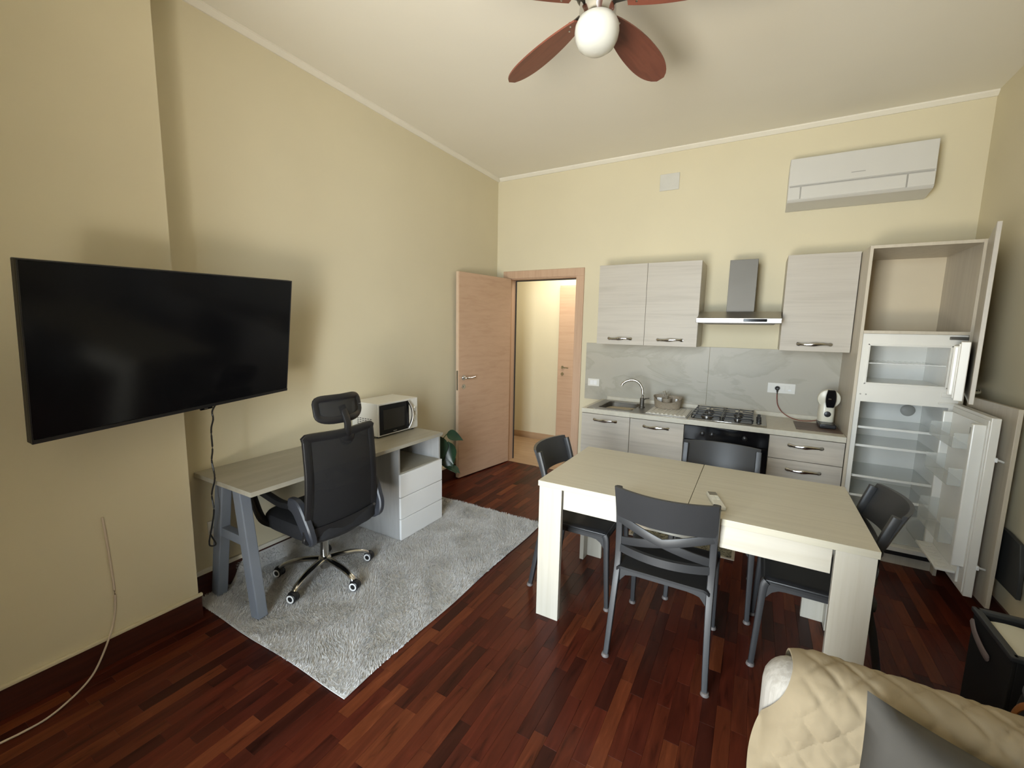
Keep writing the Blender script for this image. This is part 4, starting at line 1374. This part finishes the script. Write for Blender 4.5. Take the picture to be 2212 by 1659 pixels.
for k in range(5):
    a = math.radians(7.5 + 72 * k)
    bm_ = Matrix.Translation((FXc, FYc, ZB)) @ Matrix.Rotation(a, 4, 'Z') @ Matrix.Rotation(math.radians(-13), 4, 'X')
    poly = []
    N = 22
    r0, r1 = .115, .66

    def wid(t):
        return max(.0745 * (max(0, 1 - (abs(t - .60) / (.72 if t < .6 else .415)) ** (2.0 if t < .6 else 2.3)) ** (.8 if t < .6 else .55)), .008)
    up1 = [(r0 + (r1 - r0) * i / N, wid(i / N)) for i in range(N + 1)]
    pl_ = up1 + [(x_, -y_) for x_, y_ in reversed(up1)]
    v0 = MB()
    A_ = [v0.bm.verts.new(bm_ @ Vector((x_, y_, 0))) for x_, y_ in pl_]
    B_ = [v0.bm.verts.new(bm_ @ Vector((x_, y_, .007))) for x_, y_ in pl_]
    v0.bm.faces.new(A_[::-1]); v0.bm.faces.new(B_)
    for i in range(len(A_)):
        j = (i + 1) % len(A_)
        v0.bm.faces.new((A_[i], A_[j], B_[j], B_[i]))
    # local frame so the grain follows the blade
    e_ = thing('blade_tmp', None, None, (0, 0, 0), mat=bm_)
    bl = v0.build('blade', M_blade, e_)
    bl.parent = fan
    bl.matrix_local = WM[fan.name].inverted() @ bm_
    WM[bl.name] = bm_
    bpy.data.objects.remove(e_)
    br = MB()
    br.obox(bm_ @ Matrix.Translation((.105, 0, .012)), .12, .034, .006, .002)
    br.obox(bm_ @ Matrix.Translation((.165, 0, .0105)), .05, .060, .005, .002)
    br.build('blade_bracket', M_steeld, bl)
    sc = MB()
    for sx_, sy_ in ((.150, .020), (.150, -.020), (.180, 0)):
        sc.lathe([(.005, 0), (.004, .002), (0, .0025)], bm_ @ Vector((sx_, sy_, -.0002)), bm_.to_3x3() @ Vector((0, 0, -1)), 10)
    sc.build('screw', M_chrome, bl)

# ------------------------------------------------------------------ sofa, quilt, cushion
sf = thing('sofa', 'sofa with ribbed white-grey fabric mostly hidden under a beige quilt', 'sofa', (3.3, -3.55, 0))


def soft_box(x0, x1, y0, y1, z0, z1, r):
    return MB().box(x0, x1, y0, y1, z0, z1, r, 6)


soft_box(2.735, 3.88, -3.205, -3.062, .12, .782, .068).build('backrest', M_sofa, sf)
soft_box(2.755, 3.88, -4.05, -3.21, .10, .40, .05).build('seat', M_sofa, sf)
soft_box(2.745, 2.90, -4.05, -3.20, .10, .52, .07).build('armrest', M_sofa, sf)
for fx in (2.83, 3.80):
    for fy in (-3.13, -3.98):
        MB().cyl((fx, fy, .0005), (fx, fy, .12), .018, .024, 12).build('leg', M_black, sf)

# profile of the quilt: behind the back, over the ridge, down the front, across the seat
def cr1(pts, n=10):
    return [(p.x, p.y) for p in smoothpath([(a, b_, 0) for a, b_ in pts], n)]


pf = cr1([(-3.056, .50), (-3.050, .66), (-3.058, .742), (-3.090, .785), (-3.132, .794), (-3.175, .785), (-3.207, .745), (-3.218, .66), (-3.240, .580), (-3.32, .540), (-3.50, .530), (-3.75, .528), (-3.98, .52), (-4.07, .46), (-4.09, .30)])
ln = [0]
for a, b_ in zip(pf, pf[1:]):
    ln.append(ln[-1] + math.hypot(b_[0] - a[0], b_[1] - a[1]))
TL = ln[-1]


def pf_at(s_):
    s_ = max(0, min(TL - 1e-6, s_))
    for i in range(len(ln) - 1):
        if ln[i + 1] >= s_:
            t = (s_ - ln[i]) / max(1e-9, ln[i + 1] - ln[i])
            a, b_ = pf[i], pf[i + 1]
            tx, tz = b_[0] - a[0], b_[1] - a[1]
            l = math.hypot(tx, tz) or 1
            return a[0] + tx * t, a[1] + tz * t, (tz / l, -tx / l)
    return pf[-1][0], pf[-1][1], (1, 0)


def xleft(s_):
    # left border of the quilt: short of the sofa end over the ridge, past it over the arm
    k1 = min(1, max(0, (s_ - .34) / .28))
    k1 = k1 * k1 * (3 - 2 * k1)
    return 2.790 - .072 * k1 + .005 * math.sin(s_ * 19)


# signs: outward normal of the profile (away from the sofa body)
def quilt2(u, v):
    s_ = v * TL
    y_, z_, _n = pf_at(s_)
    y2, z2, _n2 = pf_at(s_ + .004)
    y1, z1, _n1 = pf_at(s_ - .004)
    ty_, tz_ = y2 - y1, z2 - z1
    l = math.hypot(ty_, tz_) or 1
    # profile runs up, over (towards -y) and down: outward normal is (tz,-ty)
    ny, nz = tz_ / l, -ty_ / l
    xl = xleft(s_)
    x_ = xl + (3.90 - xl) * u
    w = .078
    a = (x_ + s_) / w; b_ = (x_ - s_) / w
    m = min(abs(a - round(a)), abs(b_ - round(b_)))
    puff = .0075 * (1 - math.exp(-m * 13))
    kf = .25 + .75 * min(1, max(0, (s_ - .30) / .15))
    wr = noise.noise(Vector((x_ * 5, s_ * 5, 1.3))) * .007 * kf + noise.noise(Vector((x_ * 34, s_ * 20, 4.))) * .0055 * kf + noise.noise(Vector((x_ * 70, s_ * 60, 9.))) * .002
    fade = min(1, (x_ - xl) / .05)
    off = (puff + wr) * fade + .0035 + .004 * fade
    if s_ < .62 and x_ < 2.803:
        q_ = min(.066, 2.803 - x_)
        off -= (.068 - math.sqrt(.068 ** 2 - q_ * q_)) * min(1, (.62 - s_) / .1)
    drop = 0
    e2 = max(0, .06 - (x_ - xl))
    if s_ > .60:
        drop = e2 * e2 * 30 * min(1, (s_ - .60) / .15)
    return Vector((x_, y_ + ny * off, z_ + nz * off - drop))


qm = MB().grid(quilt2, 210, 260, lambda u, v: Vector((0, 0, -.006)))
tag(qm.build('quilt', M_quilt, smooth=60), 'beige diamond-stitched quilt draped over the sofa', 'quilt')

# grey cushion leaning on the sofa back
cu_ = Vector((2.905, -3.262, .862))         # upper left corner
ex = Vector((.97, .02, -.20)).normalized()
ey = Vector((.02, -.24, -.97)); ey = (ey - ex * ey.dot(ex)).normalized()
ez = ex.cross(ey)
if ez.y > 0: ez = -ez


def cush(sg):
    def fn(u, v):
        a = u * 2 - 1; b_ = v * 2 - 1
        pin = 1 - .13 * (1 - abs(a) ** 1.6) * abs(b_) ** 2
        pin2 = 1 - .13 * (1 - abs(b_) ** 1.6) * abs(a) ** 2
        hgt_ = .085 * ((1 - a ** 4) * (1 - b_ ** 4)) ** .55
        nz_ = .012 * noise.noise(Vector((u * 6, v * 6, 2.))) * (1 - a ** 4) * (1 - b_ ** 4)
        p = cu_ + ex * (.21 + a * pin2 * .21) + ey * (.20 + b_ * pin * .20) + ez * ((hgt_ + nz_) if sg > 0 else -.35 * hgt_)
        return p
    return fn


m_ = MB().grid(cush(1), 26, 26).grid(cush(-1), 26, 26)
bmesh.ops.remove_doubles(m_.bm, verts=m_.bm.verts, dist=.0004)
tag(m_.build('cushion', M_cushion, smooth=70), 'grey velvet cushion leaning on the quilted sofa back', 'cushion')

# ------------------------------------------------------------------ things by the right wall
pn = tag(MB().prism([(-.93, .262), (-1.292, .262), (-1.282, .40), (-1.245, .535), (-1.10, .548), (-.93, .548)], X, 3.888, 3.906, .004).build('slate_panel', M_slate), 'dark slate-grey panel against the right wall behind the fridge doors', 'panel')

bg = thing('storage_crate', 'black open crate holding cream papers beside the sofa', 'crate', (3.68, -2.04, 0))
bx0, bx1, by0, by1, bzz = 3.535, 3.86, -2.20, -1.885, .450
m_ = MB()
m_.box(bx0, bx0 + .012, by0, by1, .001, bzz - .02, .003).box(bx1 - .012, bx1, by0, by1, .001, bzz - .02, .003)
m_.box(bx0 + .012, bx1 - .012, by1 - .012, by1, .001, bzz - .02, .003).box(bx0 + .012, bx1 - .012, by0, by0 + .012, .001, bzz - .02, .003)
m_.box(bx0 + .012, bx1 - .012, by0 + .012, by1 - .012, .001, .012)
m_.build('walls', M_tote, bg)
MB().box(bx0 - .008, bx0 + .018, by0 - .008, by1 + .008, bzz - .02, bzz, .005).box(bx1 - .018, bx1 + .008, by0 - .008, by1 + .008, bzz - .02, bzz, .005).box(bx0, bx1, by1 - .016, by1 + .008, bzz - .02, bzz, .005).box(bx0, bx1, by0 - .008, by0 + .016, bzz - .02, bzz, .005).build('rim', M_totetrim, bg)
MB().tube(smoothpath([(bx0 - .010, by1 - .02, bzz - .045), (bx0 - .014, by1 - .07, bzz - .075), (bx0 - .013, by1 - .14, bzz - .10), (bx0 - .010, by1 - .19, bzz - .11)], 5), [.006] + [.016] * 14 + [.008], 8, .4, (1, 0, 0)).build('handle_strip', M_greige, bg)
pp = MB().grid(lambda u, v: Vector((bx0 + .03 + (bx1 - bx0 - .06) * u, by0 + .05 + (by1 - by0 - .075) * v, bzz - .035 + .012 * u - .02 * (1 - v) + .004 * math.sin(u * 9))), 10, 10, lambda u, v: Vector((0, 0, -.004)))
tag(pp.build('paper_sheet', M_paper), 'cream paper sheet lying on top in the black crate', 'paper')

tg = thing('tote_bag', 'black bag with tan straps squeezed beside the sofa', 'bag', (3.56, -2.50, 0))
MB().rings([[(3.60 + hx * math.copysign(abs(math.cos(a)) ** .6, math.cos(a)), -2.50 + hy * math.copysign(abs(math.sin(a)) ** .6, math.sin(a)), z_) for a in [2 * PI * (i + .5) / 28 for i in range(28)]] for hx, hy, z_ in ((.13, .19, .001), (.15, .21, .04), (.14, .20, .25), (.115, .19, .40), (.105, .185, .425), (.09, .17, .425), (.10, .18, .39), (.12, .19, .10))]).build('bag_body', M_tote, tg)
MB().tube([(3.60 + .105 * math.copysign(abs(math.cos(a)) ** .6, math.cos(a)), -2.50 + .185 * math.copysign(abs(math.sin(a)) ** .6, math.sin(a)), .428) for a in [2 * PI * i / 30 for i in range(31)]], .009, 8).build('bag_rim', M_totetrim, tg)
for yy in (-2.42, -2.56):
    MB().tube(smoothpath([(3.475, yy, .30), (3.462, yy - .005, .36), (3.468, yy - .03, .425), (3.49, yy - .06, .445), (3.50, yy - .09, .41), (3.475, yy - .10, .33), (3.470, yy - .10, .26)], 5), .011, 8, .4, (1, 0, 0)).build('strap', M_tan, tg)
MB().box(3.53, 3.56, -2.38, -2.36, .40, .42, .003).build('tag', M_yellow, tg)
